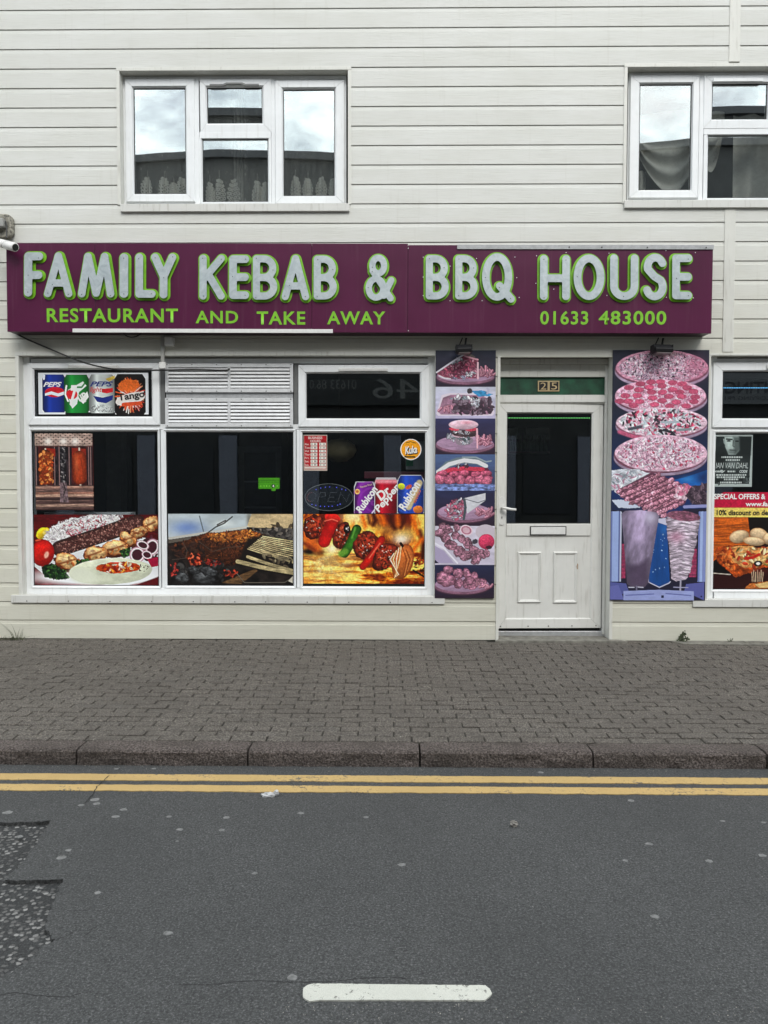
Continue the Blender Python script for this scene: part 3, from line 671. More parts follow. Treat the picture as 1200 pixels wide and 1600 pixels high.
for px, py in ((637.5, 388), (638, 517), (661, 402), (703, 416), (661, 433), (661, 462), (703, 470), (744, 404), (753, 470), (804, 402), (807, 434), (811, 465), (838, 400), (837, 443), (865, 452), (884, 395), (951, 396), (948, 462), (1040, 392), (1041, 465), (1086, 395), (1083, 466)):
    c = W(px, py - sl * (px - 560), YSG); MB().tube([(c.x, YSG + .001, c.z), (c.x, YSG - .004, c.z)], .0042, 6).build('rivet', WS, sg)
sg.rotation_euler = (0, R(.20), 0)

# ================================================================== FIXTURES ON THE FRONT
def floodlight(px, label, tilt, black, wdt):
    c = W(px, 546, -.17); t = thing('floodlight', label, 'floodlight', (c.x, -.17, c.z), 'floodlights under the fascia sign')
    x, z = c.x, c.z; w_ = wdt
    m = MB(); m.xprism(x - w_, x + w_, [(-.225, z - .030), (-.232, z + .002), (-.16, z + .045), (-.09, z + .043), (-.075, z - .004), (-.12, z - .036)]); o = m.build('housing', black, t, bevel=.006)
    m = MB(); m.xprism(x - w_ * .8, x + w_ * .8, [(-.222, z - .0325), (-.125, z - .0385), (-.125, z - .0405), (-.222, z - .0345)]); m.build('lens', simple('floodlight_glass', (.30, .30, .28), .2), t)
    m = MB(); m.tube([(x + .01, -.13, z + .02), (x + .02, -.10, z + .06), (x + .03, -.09, z + .11)], .010, 8); m.tube([(x - .012, -.11, z + .02), (x - .03, -.07, z + .055), (x + .0, -.06, z + .12)], .005, 6); m.build('bracket', CABLEM, t)
    for s_ in (-1, 1): box('side_plate', black, t, x + s_ * (w_ + .002), x + s_ * (w_ + .008), -.20, -.10, z - .025, z + .04, .002)
    t.rotation_euler = (0, tilt, 0)
BLK = simple('floodlight_black', (.008, .008, .009), .5, 0, .1, 20, 0, .3)
floodlight(725, 'small black floodlight above the strip of meal pictures', R(-2), BLK, .062)
floodlight(1035, 'small black floodlight above the pizza and doner poster', R(1.5), BLK, .075)

# conduit, junction box and the cable
c = thing('cable_conduit', 'grey conduit with junction box hanging below the sign over the louvres', 'conduit', tuple(W(258, 560, -.03)))
p = rect(251.5, 520, 257, 570, -.035); box('conduit', GREYP, c, p[0], p[1], -.048, -.024, p[2] - .03, p[3] + .02, .004)
p = rect(258, 527, 272, 541, -.05); o = box('junction_box', WHITE, c, p[0], p[1], -.075, -.021, p[2], p[3], .006)
p = rect(249, 566, 259, 576, -.04); box('saddle_clip', WHITE, c, p[0], p[1], -.052, -.022, p[2], p[3], .003)
P_ = [W(22, 519, -.04), W(40, 529, -.045), W(80, 546, -.05), (W(130, 566, -.05)), W(180, 577, -.05), W(240, 578.5, -.05), W(300, 577.5, -.04), W(352, 578.5, -.012), W(358, 576, .02)]
def smoothpts(P, n=6):
    P = [Vector(p) for p in P]; o = []
    for i in range(len(P) - 1):
        a, b_, c_, d = P[max(i - 1, 0)], P[i], P[i + 1], P[min(i + 2, len(P) - 1)]
        for k in range(n):
            t = k / n; o.append(.5 * ((2 * b_) + (c_ - a) * t + (2 * a - 5 * b_ + 4 * c_ - d) * t * t + (3 * b_ - a - 3 * c_ + d) * t ** 3))
    return o + [P[-1]]
tag(MB().tube(smoothpts(P_), .0078, 6).build('loose_cable', CABLEM, smooth=True), 'loose black cable drooping from the sign across the top left window', 'cable')
P_ = [W(190, 519, -.1), W(200, 526, -.1), W(212, 526, -.1), W(222, 520, -.1)]
tag(MB().tube(smoothpts(P_), .005, 6).build('loose_cable', CABLEM, smooth=True), 'short black cable loop peeping out under the sign', 'cable')

# security camera
cc = thing('security_camera', 'white bullet security camera at the left end of the sign', 'camera', tuple(W(-6, 372, -.03)))
CAMW = simple('camera_white', (.70, .69, .67), .35, 0, .06)
p = rect(-26, 337, 23, 374, -.03); hw = .03; pts = []
for (sx, sz) in ((1, 1), (-1, 1), (-1, -1), (1, -1)):
    a0 = {(1, 1): 0, (-1, 1): 90, (-1, -1): 180, (1, -1): 270}[(sx, sz)]
    for k in range(6): a = R(a0 + 90 * k / 5); pts.append(((p[1] if sx > 0 else p[0]) - sx * .055 + .055 * math.cos(a), (p[3] if sz > 0 else p[2]) - sz * .055 + .055 * math.sin(a)))
MB().yprism(-.085, -.0215, pts).build('back_box', simple('mossy_plastic', (.42, .40, .33), .7, 0, .45, 40), cc, bevel=.012)
p = rect(-20, 343, 9, 357, -.1); MB().box(p[0], p[1], -.15, -.084, p[2], p[3]).build('mount', GREYP, cc, bevel=.01)
P_ = [W(3, 343, -.10), W(9, 347, -.11), W(10.5, 358, -.12), W(10, 372, -.16)]; MB().tube(smoothpts(P_), .006, 6).build('lead', CABLEM, cc)
b0, b1 = Vector(W(-2, 379, -.23)), Vector(W(24, 386.5, -.315))
d = (b1 - b0)
MB().tube([b0, b0 + d * .02, b0 + d * .40, b0 + d * .41], [.026, .034, .036, .034], 20).build('body', CAMW, cc, smooth=True)
MB().tube([b0 + d * .42, b0 + d * .43, b0 + d * .98, b0 + d * 1.0], [.034, .037, .0375, .036], 20).build('hood', CAMW, cc, smooth=True)
MB().tube([b0 + d * 1.001, b0 + d * 1.012], [.030, .029], 18).build('lens', NUMBLK, cc)
MB().tube([W(-14, 372, -.12), W(-12, 378, -.17), W(-3, 379, -.225)], [.014, .014, .012], 10).build('arm', CAMW, cc, smooth=True)

# ================================================================== PRINTED PICTURES (flat print: colour per point of the sheet)
_lat = {}
def vnoise(X, Y, seed):
    if seed not in _lat: _lat[seed] = np.random.RandomState(seed).rand(256, 256)
    L_ = _lat[seed]; xi, yi = np.floor(X).astype(int), np.floor(Y).astype(int); fx, fy = X - xi, Y - yi
    fx, fy = fx * fx * (3 - 2 * fx), fy * fy * (3 - 2 * fy); a, b_, c, d = xi & 255, (xi + 1) & 255, yi & 255, (yi + 1) & 255
    return (L_[c, a] * (1 - fx) + L_[c, b_] * fx) * (1 - fy) + (L_[d, a] * (1 - fx) + L_[d, b_] * fx) * fy
def fbm(X, Y, sx, sy, seed, o=4):
    s_, a, t = 0, 1, 0
    for k in range(o): s_ = s_ + a * vnoise(X / sx * 2 ** k + 17.3 * k, Y / sy * 2 ** k + 9.1 * k, seed + k); t += a; a *= .58
    return s_ / t
PGAIN = .92
class Cv:
    def __init__(s, x0, y0, x1, y1, bg, zo=(0, 0, 1.), S=1.35):
        s.box = (x0, y0, x1, y1); nx, ny = max(2, int((x1 - x0) * S)), max(2, int((y1 - y0) * S)); s.nx, s.ny = nx, ny
        px, py = np.meshgrid(np.linspace(x0, x1, nx + 1), np.linspace(y0, y1, ny + 1)); s.k = zo[2]
        s.X, s.Y = (px - zo[0]) * zo[2], (py - zo[1]) * zo[2]; s.c = np.zeros(px.shape + (3,)); s.c[:] = bg; s.soft = zo[2] / S * .7; s.fin = (.4, .08); s.rs = np.random.RandomState(int(x0 + y0) % 999)
    def put(s, a, col):
        col = np.asarray(col, float); a = np.clip(a, 0, 1)[..., None]; s.c = s.c * (1 - a) + col * a
    def tex(s, col, amp, sx, sy, seed, lo=None):
        f = fbm(s.X, s.Y, sx, sy, seed); f = np.clip((f - .5) * 2.6, -1, 1)
        if lo is not None: t = (f * amp * .5 + .5)[..., None]; return np.asarray(lo, float) * (1 - t) + np.asarray(col, float) * t
        return np.asarray(col, float) * (1 + amp * f)[..., None]
    def sd_poly(s, P):
        P = [tuple(p) for p in P]; d = np.full(s.X.shape, 1e9); ins = np.zeros(s.X.shape, bool)
        for (ax, ay), (bx, by) in zip(P, P[1:] + P[:1]):
            vx, vy = bx - ax, by - ay; t = np.clip(((s.X - ax) * vx + (s.Y - ay) * vy) / (vx * vx + vy * vy + 1e-9), 0, 1)
            d = np.minimum(d, np.hypot(s.X - ax - t * vx, s.Y - ay - t * vy))
            if by != ay: ins ^= ((ay > s.Y) != (by > s.Y)) & (s.X < (bx - ax) * (s.Y - ay) / (by - ay) + ax)
        return np.where(ins, -d, d)
    def poly(s, P, col, soft=None, wob=0, seed=1):
        d = s.sd_poly(P)
        if wob: d = d + (fbm(s.X, s.Y, wob * 3, wob * 3, seed) - .5) * wob * 2
        s.put(.5 - d / (soft or s.soft), col); return d
    def ell(s, cx, cy, rx, ry, col, rot=0, soft=None, wob=0, seed=1, shade=0, rim=None, a=1.):
        c_, n_ = math.cos(R(rot)), math.sin(R(rot)); u = ((s.X - cx) * c_ + (s.Y - cy) * n_) / rx; v = (-(s.X - cx) * n_ + (s.Y - cy) * c_) / ry
        q = np.hypot(u, v)
        if wob: q = q + (fbm(s.X, s.Y, max(rx, ry) * .55, max(rx, ry) * .55, seed) - .5) * wob
        d = (q - 1) * min(rx, ry); col = np.asarray(col, float)
        if shade: col = col * (1 - shade * (u * .25 + v * .75))[..., None]
        if rim is not None: t = .8 * np.clip((q - .55) / .45, 0, 1)[..., None] ** 2.2; col = col * (1 - t) + np.asarray(rim, float) * t
        s.put((.5 - d / (soft or s.soft)) * 1. if a == 1. else np.clip(.5 - d / (soft or s.soft), 0, 1) * a, col); return q
    def line(s, P, w, col, soft=None, shade=0):
        D = np.full(s.X.shape, 1e9)
        for (ax, ay), (bx, by) in zip(P[:-1], P[1:]):
            vx, vy = bx - ax, by - ay; t = np.clip(((s.X - ax) * vx + (s.Y - ay) * vy) / (vx * vx + vy * vy + 1e-9), 0, 1); D = np.minimum(D, np.hypot(s.X - ax - t * vx, s.Y - ay - t * vy))
        col = np.asarray(col, float)
        if shade: col = col * (1 - shade * np.clip(D / w, 0, 1) ** 2)[..., None]
        s.put(.5 - (D - w) / (soft or s.soft), col); return D
    def glow(s, cx, cy, rx, ry, col, a=1.): s.put(a * np.exp(-(((s.X - cx) / rx) ** 2 + ((s.Y - cy) / ry) ** 2)), col)
    def chunk(s, cx, cy, rx, ry, col, rim, rot=0, seed=1, amp=.45, wob=.8, ts=.45):
        t = s.tex(col, amp * 1.25, rx * ts * .8, ry * ts * .8, seed + 50); s.ell(cx, cy, rx, ry, t, rot, None, wob, seed, .35, rim)
    def scatter(s, n, P, size, cols, seed, asp=.6, alpha=1., rim=None):
        r_ = np.random.RandomState(seed); P = np.array(P, float); lo, hi = P.min(0), P.max(0); done = 0; k = 0
        while done < n and k < n * 12:
            k += 1; x, y = lo + (hi - lo) * r_.rand(2); ins = False
            for (ax, ay), (bx, by) in zip(P, np.roll(P, -1, 0)):
                if (ay > y) != (by > y) and x < (bx - ax) * (y - ay) / (by - ay) + ax: ins = not ins
            if not ins: continue
            done += 1; z_ = size * r_.uniform(.6, 1.35); c_ = np.array(cols[r_.randint(len(cols))], float) * r_.uniform(.82, 1.15)
            s.sub(x, y, z_ * 1.5, lambda q: q.ell(x, y, z_, z_ * asp * r_.uniform(.6, 1.2), c_, r_.uniform(0, 180), shade=.25, rim=rim, a=alpha))
    def sub(s, x, y, r, fn):     # draw on a small window only
        i = (np.abs(s.X[0] - x) <= r).nonzero()[0]; j = (np.abs(s.Y[:, 0] - y) <= r).nonzero()[0]
        if len(i) < 1 or len(j) < 1: return
        q = Cv.__new__(Cv); sl = (slice(j[0], j[-1] + 1), slice(i[0], i[-1] + 1)); q.X, q.Y, q.c, q.soft, q.k = s.X[sl], s.Y[sl], s.c[sl], s.soft, s.k; fn(q); s.c[sl] = q.c
    def finish(s):               # print sharpening, contrast and fine photographic grain
        c = s.c; p = np.pad(c, ((2, 2), (2, 2), (0, 0)), 'edge'); H_, W_ = c.shape[:2]
        bl = sum(p[i:i + H_, j:j + W_] for i in range(5) for j in range(5)) / 25.
        n_ = np.pad(np.random.RandomState(9).rand(H_, W_), 1, 'wrap'); d = ((sum(n_[i:i + H_, j:j + W_] for i in range(3) for j in range(3)) / 9. - .5) * 3)[..., None]
        mn_, mx2_ = c.min(-1, keepdims=True), c.max(-1, keepdims=True); w = np.clip((c[..., :1] - c[..., 2:] + 10) / 70, .12, 1) * np.clip((255 - mn_) / 130, 0, 1)
        c = np.clip(c + s.fin[0] * (c - bl), 0, 255); c = c * (1 + s.fin[1] * 2.2 * d * w)
        s.c = 255 * np.clip(c / 255., 0, 1) ** 1.14
    def build(s, name, yp, parent=None, mat=None, keep=None, curl=None, raw=False):
        if not raw: s.finish()
        xa, xb, za, zb = rect(*s.box, yp); nx, ny = s.nx, s.ny; g_ = org(parent)
        xx, zz_ = np.meshgrid(np.linspace(xa, xb, nx + 1), np.linspace(zb, za, ny + 1)); yy = np.full(xx.shape, yp)
        if curl is not None: yy = yy + curl(s)
        co = np.stack([xx - g_.x, yy - g_.y, zz_ - g_.z], -1).reshape(-1, 3)
        i = np.arange(ny * (nx + 1)).reshape(ny, nx + 1)[:, :-1]; q = np.stack([i, i + nx + 1, i + nx + 2, i + 1], -1)
        if keep is not None: q = q[(keep[:-1, :-1].astype(int) + keep[1:, 1:] + keep[1:, :-1] + keep[:-1, 1:]) >= 2]
        q = q.reshape(-1, 4)
        me = bpy.data.meshes.new(name); me.vertices.add(len(co)); me.vertices.foreach_set('co', co.ravel()); me.loops.add(q.size); me.loops.foreach_set('vertex_index', q.ravel())
        me.polygons.add(len(q)); me.polygons.foreach_set('loop_start', np.arange(len(q)) * 4); me.update(calc_edges=True)
        at = me.color_attributes.new('print', 'FLOAT_COLOR', 'POINT'); c4 = np.ones((len(co), 4)); c4[:, :3] = np.clip(lin(np.clip(s.c, 0, 255)) * PGAIN, 0, .92).reshape(-1, 3); at.data.foreach_set('color', c4.ravel().astype(np.float32))
        me.materials.append(mat or PRINT); return link(bpy.data.objects.new(name, me), parent, g_)
def flat(name, rgb): return MATS.get(name) or simple(name, tuple(lin(rgb) * PGAIN), .45, 0, .03)
INK_W, INK_K = flat('ink_white', (236, 236, 234)), flat('ink_black', (16, 16, 18))
YP = YS + .0235                                   # face of the shop panes

# ---------- drinks strip in the top left light
z = (0, 540, 4.615); cv = Cv(60, 582.5, 232, 649.5, (222, 226, 230), z, 1.6)
def can(cv, x0, x1, y0, y1, col, top=.12):
    w = x1 - x0; u = np.clip((cv.X - x0) / w, 0, 1); sh = .62 + .55 * np.sin(u * math.pi) ** .8 + .25 * np.exp(-((u - .3) / .1) ** 2)
    P = [(x0 + w * .10, y0), (x1 - w * .10, y0), (x1, y0 + (y1 - y0) * top), (x1, y1 - (y1 - y0) * .07), (x1 - w * .08, y1), (x0 + w * .08, y1), (x0, y1 - (y1 - y0) * .07), (x0, y0 + (y1 - y0) * top)]
    cv.poly(P, np.clip(np.asarray(col, float) * sh[..., None], 0, 255)); return P
def rimtop(cv, x0, x1, y0): cv.line([(x0 + 16, y0 + 5), (x1 - 16, y0 + 5)], 4, (150, 155, 165))
cv.poly([(250, 495), (1100, 495), (1100, 520), (250, 520)], (15, 15, 15)); cv.poly([(470, 480), (830, 480), (830, 520), (470, 520)], (18, 22, 20))
can(cv, 306, 475, 208, 482, (28, 52, 130)); cv.ell(395, 335, 70, 36, (205, 35, 50), 0, wob=.1); cv.poly([(325, 345), (370, 330), (420, 345), (465, 330), (465, 352), (420, 366), (370, 352), (325, 362)], (225, 230, 240)); cv.line([(320, 215), (318, 240)], 7, (230, 235, 245))
can(cv, 462, 645, 210, 485, (30, 125, 55)); cv.poly([(490, 320), (600, 258), (625, 290), (570, 335), (555, 420), (520, 455), (500, 400)], (225, 235, 230)); cv.ell(517, 352, 42, 36, (215, 40, 50)); cv.poly([(575, 395), (630, 330), (640, 370), (600, 420)], (235, 240, 235)); cv.line([(480, 290), (470, 350), (490, 400)], 6, (235, 240, 235)); cv.line([(550, 300), (590, 300), (610, 275)], 6, (60, 140, 75))
can(cv, 642, 830, 208, 487, (178, 184, 182)); cv.poly([(735, 312), (815, 305), (815, 335), (770, 345), (735, 338)], (205, 40, 50)); cv.poly([(672, 362), (740, 375), (816, 356), (812, 390), (765, 416), (700, 405)], (35, 55, 135)); cv.poly([(760, 240), (830, 215), (830, 235), (790, 260)], (215, 190, 90)); cv.scatter(60, [(660, 430), (815, 430), (815, 478), (660, 478)], 9, [(120, 122, 122), (215, 218, 216)], 3, .3)
can(cv, 826, 1050, 205, 500, (28, 24, 24)); r_ = np.random.RandomState(4)
for k in range(170):
    a = r_.uniform(0, 6.28); l = r_.uniform(40, 135); c_ = [(225, 95, 45), (240, 150, 110), (235, 225, 215), (205, 70, 45)][r_.randint(4)]
    cv.line([(940 + 25 * math.cos(a), 360 + 25 * math.sin(a)), (940 + l * .82 * math.cos(a), 360 + l * math.sin(a))], r_.uniform(1.5, 4.5), c_)
cv.ell(935, 285, 75, 45, (235, 120, 50), wob=.8); cv.ell(940, 385, 110, 42, (230, 225, 220), -14); cv.line([(890, 425), (1010, 415)], 14, (215, 90, 50))
t = cv.build('drinks_strip', YP - .012); tag(t, 'printed strip of four drink cans in the small top left window', 'window print')
YT = YP - .0135
def zr(z, a, b_, c, d): return (z[0] + a / z[2], z[1] + b_ / z[2], z[0] + c / z[2], z[1] + d / z[2])
put_text('lettering', 'PEPS', zr(z, 312, 262, 445, 297), YT, INK_W, t, .03, .35); put_text('lettering', 'PEPS', zr(z, 648, 258, 815, 295), YT, flat('ink_navy', (30, 48, 125)), t, .03, .35)
put_text('lettering', 'light', zr(z, 648, 298, 735, 345), YT, flat('ink_red', (205, 35, 45)), t, .01, .3); put_text('lettering', 'Tango', zr(z, 850, 335, 1045, 400), YT, INK_K, t, .03, 0, rot=R(9)); put_text('lettering', 'up', zr(z, 565, 345, 632, 412), YT, INK_W, t, .03, .2, rot=R(35)); put_text('lettering', '7', zr(z, 500, 285, 560, 440), YT, INK_W, t, .06, .3)

# ---------- doner spits photograph
cv = Cv(55, 677, 146, 797, (58, 26, 26), z)
cv.put(np.ones(cv.X.shape), cv.tex((70, 30, 30), .6, 40, 60, 3)); cv.poly([(250, 625), (668, 625), (668, 722), (250, 722)], cv.tex((172, 150, 140), .3, 30, 10, 5))
lat_ = ((np.sin((cv.X + cv.Y * 1.2) / 5.5) > .2) & (np.sin((cv.X - cv.Y * 1.2) / 5.5) > .2)) * (cv.Y < 718); cv.put(lat_ * .75, (75, 62, 58)); [cv.glow(x, 690, 28, 26, (250, 245, 238), .9) for x in (350, 460, 545)]
for a, b_ in ((256, 278), (385, 440), (480, 515), (628, 668)): cv.poly([(a, 730), (b_, 730), (b_, 1010), (a, 1010)], cv.tex((44, 36, 40), .9, 14, 30, int(a)))
for x in (262, 395, 428, 500, 640, 655): cv.line([(x, 730), (x, 1005)], 2.5, (150, 120, 118))
cv.poly([(432, 722), (480, 722), (480, 1005), (440, 1005)], (28, 24, 28)); cv.scatter(70, [(438, 735), (474, 735), (474, 1000), (440, 1000)], 9, [(150, 145, 145), (90, 86, 90), (60, 58, 62)], 7, .5)
cv.poly([(330, 738), (400, 745), (400, 800), (330, 800)], (150, 45, 30)); cv.poly([(520, 738), (620, 745), (620, 800), (520, 800)], (140, 45, 30))
cv.line([(330, 745), (335, 1060)], 6, (205, 190, 175)); cv.line([(573, 740), (580, 1050)], 6, (205, 190, 175))
cv.line([(330, 800), (333, 955)], 50, cv.tex((178, 84, 40), .5, 26, 22, 9), shade=.45)
cv.scatter(85, [(286, 765), (378, 765), (382, 995), (288, 995)], 14, [(206, 118, 58), (172, 76, 34), (222, 146, 84), (142, 58, 28)], 5, .7, rim=(110, 45, 22))
cv.line([(571, 808), (574, 950)], 51, cv.tex((176, 70, 36), .22, 12, 40, 12), shade=.4); cv.glow(552, 850, 14, 60, (215, 120, 75), .6)
cv.poly([(255, 1008), (670, 1008), (670, 1192), (255, 1192)], cv.tex((112, 88, 82), .4, 60, 12, 14))
for y, c_ in ((1020, (168, 132, 118)), (1062, (150, 110, 96)), (1078, (182, 150, 132)), (1104, (60, 44, 44)), (1128, (88, 66, 64)), (1150, (170, 140, 125)), (1180, (75, 52, 50))): cv.line([(258, y + 4), (668, y)], 8, cv.tex(c_, .3, 50, 8, y))
cv.poly([(430, 985), (480, 985), (492, 1130), (430, 1130)], cv.tex((118, 100, 104), .5, 14, 14, 21)); cv.line([(455, 990), (470, 1040), (455, 1080)], 3, (35, 28, 30))
tag(cv.build('doner_picture', YP), 'window picture of two doner spits beside a grill, upper left pane', 'window print')

# ---------- kebab platter
z = (0, 780, 4.615); cv = Cv(53, 804, 247, 915, (92, 18, 22), z)
cv.put(np.ones(cv.X.shape), cv.tex((96, 20, 24), .35, 60, 14, 2))
cv.poly([(240, 480), (330, 560), (560, 605), (780, 618), (920, 620), (1020, 595), (1160, 545), (1160, 300), (700, 200), (300, 300)], cv.tex((226, 228, 230), .05, 200, 80, 4)); cv.ell(700, 560, 520, 66, (238, 240, 242), soft=40); cv.poly([(955, 625), (1155, 552), (1155, 630)], (98, 20, 26))
cv.ell(315, 245, 55, 38, (222, 190, 40), -25, wob=.3, shade=.5); cv.ell(330, 235, 26, 12, (244, 226, 120), -40)
RP = [(300, 300), (350, 225), (430, 168), (530, 140), (640, 122), (760, 108), (890, 122), (830, 190), (600, 280), (420, 350), (370, 330)]
cv.poly(RP, cv.tex((220, 218, 216), .14, 14, 10, 6), wob=22, seed=8); cv.scatter(420, RP, 13, [(246, 246, 246), (228, 226, 228), (206, 200, 204), (178, 168, 172)], 5, .34); cv.scatter(95, [(430, 190), (740, 115), (800, 190), (520, 280)], 11, [(170, 70, 90), (140, 40, 60), (196, 130, 140)], 6, .36)
cv.scatter(46, [(930, 270), (1140, 240), (1140, 440), (960, 430)], 22, [(64, 30, 36), (92, 44, 56), (40, 24, 26)], 4)
KF = cv.line([(432, 356), (700, 268), (990, 168)], 58, cv.tex((122, 76, 70), .7, 15, 11, 9, (66, 34, 32)), shade=.5); cv.scatter(520, [(400, 330), (600, 250), (960, 120), (1025, 150), (1010, 200), (760, 300), (470, 400)], 6, [(150, 106, 98), (84, 48, 46), (172, 130, 120), (62, 32, 32)], 11, .6)
cv.ell(308, 388, 84, 98, cv.tex((196, 34, 28), .18, 60, 60, 3), 10, shade=.4, rim=(130, 14, 16)); cv.ell(335, 402, 16, 26, (250, 190, 170), 20, soft=10); cv.line([(262, 300), (290, 292)], 6, (226, 100, 70))
for k, (x, y, a, b_, ro) in enumerate([(1088, 180, 62, 56, -30), (1000, 240, 66, 42, -20), (925, 285, 72, 44, 25), (838, 352, 98, 60, 5), (682, 395, 92, 64, -8), (486, 452, 104, 58, 16)]):
    cv.chunk(x, y + 10, a, b_, (120, 62, 34), (70, 26, 18), ro, 30 + k); cv.chunk(x, y - 4, a * .94, b_ * .86, (228, 190, 134), (164, 84, 40), ro, 60 + k, .3); cv.scatter(9, [(x - a * .7, y - b_ * .5), (x + a * .7, y - b_ * .5), (x + a * .7, y + b_ * .6), (x - a * .7, y + b_ * .6)], 13, [(172, 84, 34), (198, 120, 52), (112, 52, 26)], 70 + k, .5, .75); cv.line([(x - a * .6, y + b_ * .25), (x + a * .5, y - b_ * .3)], 5, (120, 56, 26), soft=12); cv.glow(x - a * .2, y - b_ * .35, a * .35, b_ * .3, (246, 224, 184), .6)
for q in ([(300, 490), (370, 465), (480, 520), (500, 570), (400, 580), (320, 560)], [(555, 445), (640, 435), (660, 475), (590, 505), (550, 490)], [(870, 375), (935, 352), (940, 395), (890, 420)]): cv.poly(q, (24, 42, 26), wob=16); cv.scatter(95, q, 10, [(52, 92, 44), (30, 62, 34), (84, 128, 66), (18, 34, 20)], int(q[0][0]), .7)
for x, y, rx, ry in ((990, 400, 56, 58), (1096, 345, 50, 62), (1030, 330, 48, 30), (1060, 400, 40, 30)): 
    for rr, c_ in ((1.0, (196, 150, 166)), (.88, (236, 224, 228)), (.70, (78, 36, 48))): cv.ell(x, y, rx * rr, ry * rr, c_, 20)
cv.poly([(1060, 430), (1140, 415), (1140, 480), (1090, 490)], (168, 24, 66))
cv.ell(790, 520, 302, 96, cv.tex((214, 218, 196), .10, 60, 30, 5), -3, shade=.12, wob=.12); cv.ell(600, 555, 110, 52, (222, 226, 208), 10, soft=30); cv.ell(845, 492, 156, 46, cv.tex((186, 72, 24), .4, 24, 12, 8), -3, wob=.5); cv.scatter(34, [(730, 470), (960, 455), (990, 510), (760, 530)], 17, [(228, 214, 190), (150, 36, 18), (226, 150, 60)], 13, .45); cv.scatter(20, [(990, 470), (1080, 480), (1060, 520), (990, 520)], 5, [(80, 50, 40)], 2)
tag(cv.build('platter_picture', YP), 'window picture of a kebab platter with rice and tomato, lower left pane', 'window print')

# ---------- charcoal grill
z = (240, 540, 3.808); cv = Cv(263, 803, 458, 914, (30, 25, 24), z)
cv.put(np.ones(cv.X.shape), cv.tex((38, 32, 30), .8, 50, 40, 3))
cv.poly([(85, 1000), (620, 1000), (570, 1082), (90, 1145)], cv.tex((192, 202, 206), .12, 120, 60, 4)); cv.glow(200, 1085, 90, 40, (110, 140, 205), .75); cv.glow(420, 1060, 60, 22, (235, 240, 236), .7); cv.line([(275, 1015), (298, 1105)], 4, (120, 130, 136)); cv.glow(570, 1030, 16, 40, (120, 116, 104), .8)
cv.poly([(585, 1000), (835, 1000), (835, 1085), (700, 1085), (555, 1080)], cv.tex((196, 176, 138), .18, 80, 26, 6)); cv.scatter(8, [(690, 1065), (835, 1060), (835, 1085), (690, 1085)], 18, [(120, 104, 82), (90, 78, 62)], 5, .5)
cv.line([(95, 1148), (330, 1112), (560, 1080)], 7, (205, 204, 196)); cv.line([(90, 1168), (340, 1128), (560, 1095)], 9, (112, 106, 98)); cv.line([(470, 1018), (420, 1058), (370, 1080), (305, 1128)], 4, (62, 56, 52)); cv.line([(430, 1040), (380, 1066)], 4, (80, 74, 70))
cv.poly([(555, 1080), (700, 1086), (835, 1085), (835, 1160), (690, 1140), (560, 1110)], cv.tex((64, 60, 58), .6, 24, 16, 6)); cv.scatter(40, [(560, 1085), (830, 1090), (830, 1150), (700, 1140)], 15, [(92, 88, 84), (38, 36, 36), (128, 120, 112)], 8, .55)
MP = [(105, 1190), (290, 1122), (560, 1098), (665, 1125), (640, 1225), (500, 1290), (430, 1310), (200, 1270)]
cv.poly(MP, cv.tex((112, 62, 34), .8, 26, 12, 9, (44, 24, 20)), wob=20)
cv.scatter(620, MP, 10, [(128, 70, 36), (84, 44, 28), (54, 28, 22), (112, 62, 40), (32, 20, 18)], 10, .4); cv.scatter(300, [(300, 1125), (560, 1098), (665, 1125), (560, 1170), (360, 1165)], 9, [(188, 114, 52), (216, 146, 74), (168, 96, 44), (120, 64, 34)], 12, .45)
cv.scatter(46, [(100, 1180), (300, 1170), (330, 1260), (120, 1290)], 22, [(60, 40, 36), (34, 26, 26), (86, 58, 46)], 3, .35)
cv.poly([(560, 1150), (660, 1125), (835, 1165), (835, 1380), (640, 1330), (500, 1290)], (34, 28, 25), soft=20)
for k_ in range(11): cv.line([(650 - k_ * 9, 1134 + k_ * 7.5), (745 - k_ * 4, 1150 + k_ * 10.5), (835, 1164 + k_ * 12.5)], 3.1, cv.tex((206, 190, 148), .4, 50, 8, 40 + k_))
for P, w in (([(645, 1222), (835, 1290)], 7), ([(560, 1256), (690, 1300), (835, 1340)], 9), ([(500, 1284), (640, 1318), (835, 1352)], 12)): cv.line(P, w, cv.tex((200, 184, 142), .35, 60, 10, int(w)))
cv.scatter(26, [(650, 1235), (830, 1260), (830, 1330), (660, 1270)], 16, [(40, 34, 30), (110, 98, 80), (160, 148, 120)], 9, .4)
cv.poly([(400, 1412), (610, 1325), (618, 1340), (520, 1418)], cv.tex((122, 92, 62), .4, 40, 10, 3))
cv.scatter(80, [(110, 1290), (420, 1290), (480, 1350), (420, 1420), (110, 1415)], 22, [(44, 42, 42), (66, 64, 64), (26, 24, 24), (92, 90, 88)], 14, .7, rim=(20, 17, 17))
for x, y, a, b_ in ((172, 1382, 42, 32), (290, 1385, 70, 34), (330, 1345, 50, 28), (240, 1335, 40, 24)): cv.chunk(x, y, a, b_, (88, 90, 92), (34, 32, 34), 10, int(x), .6)
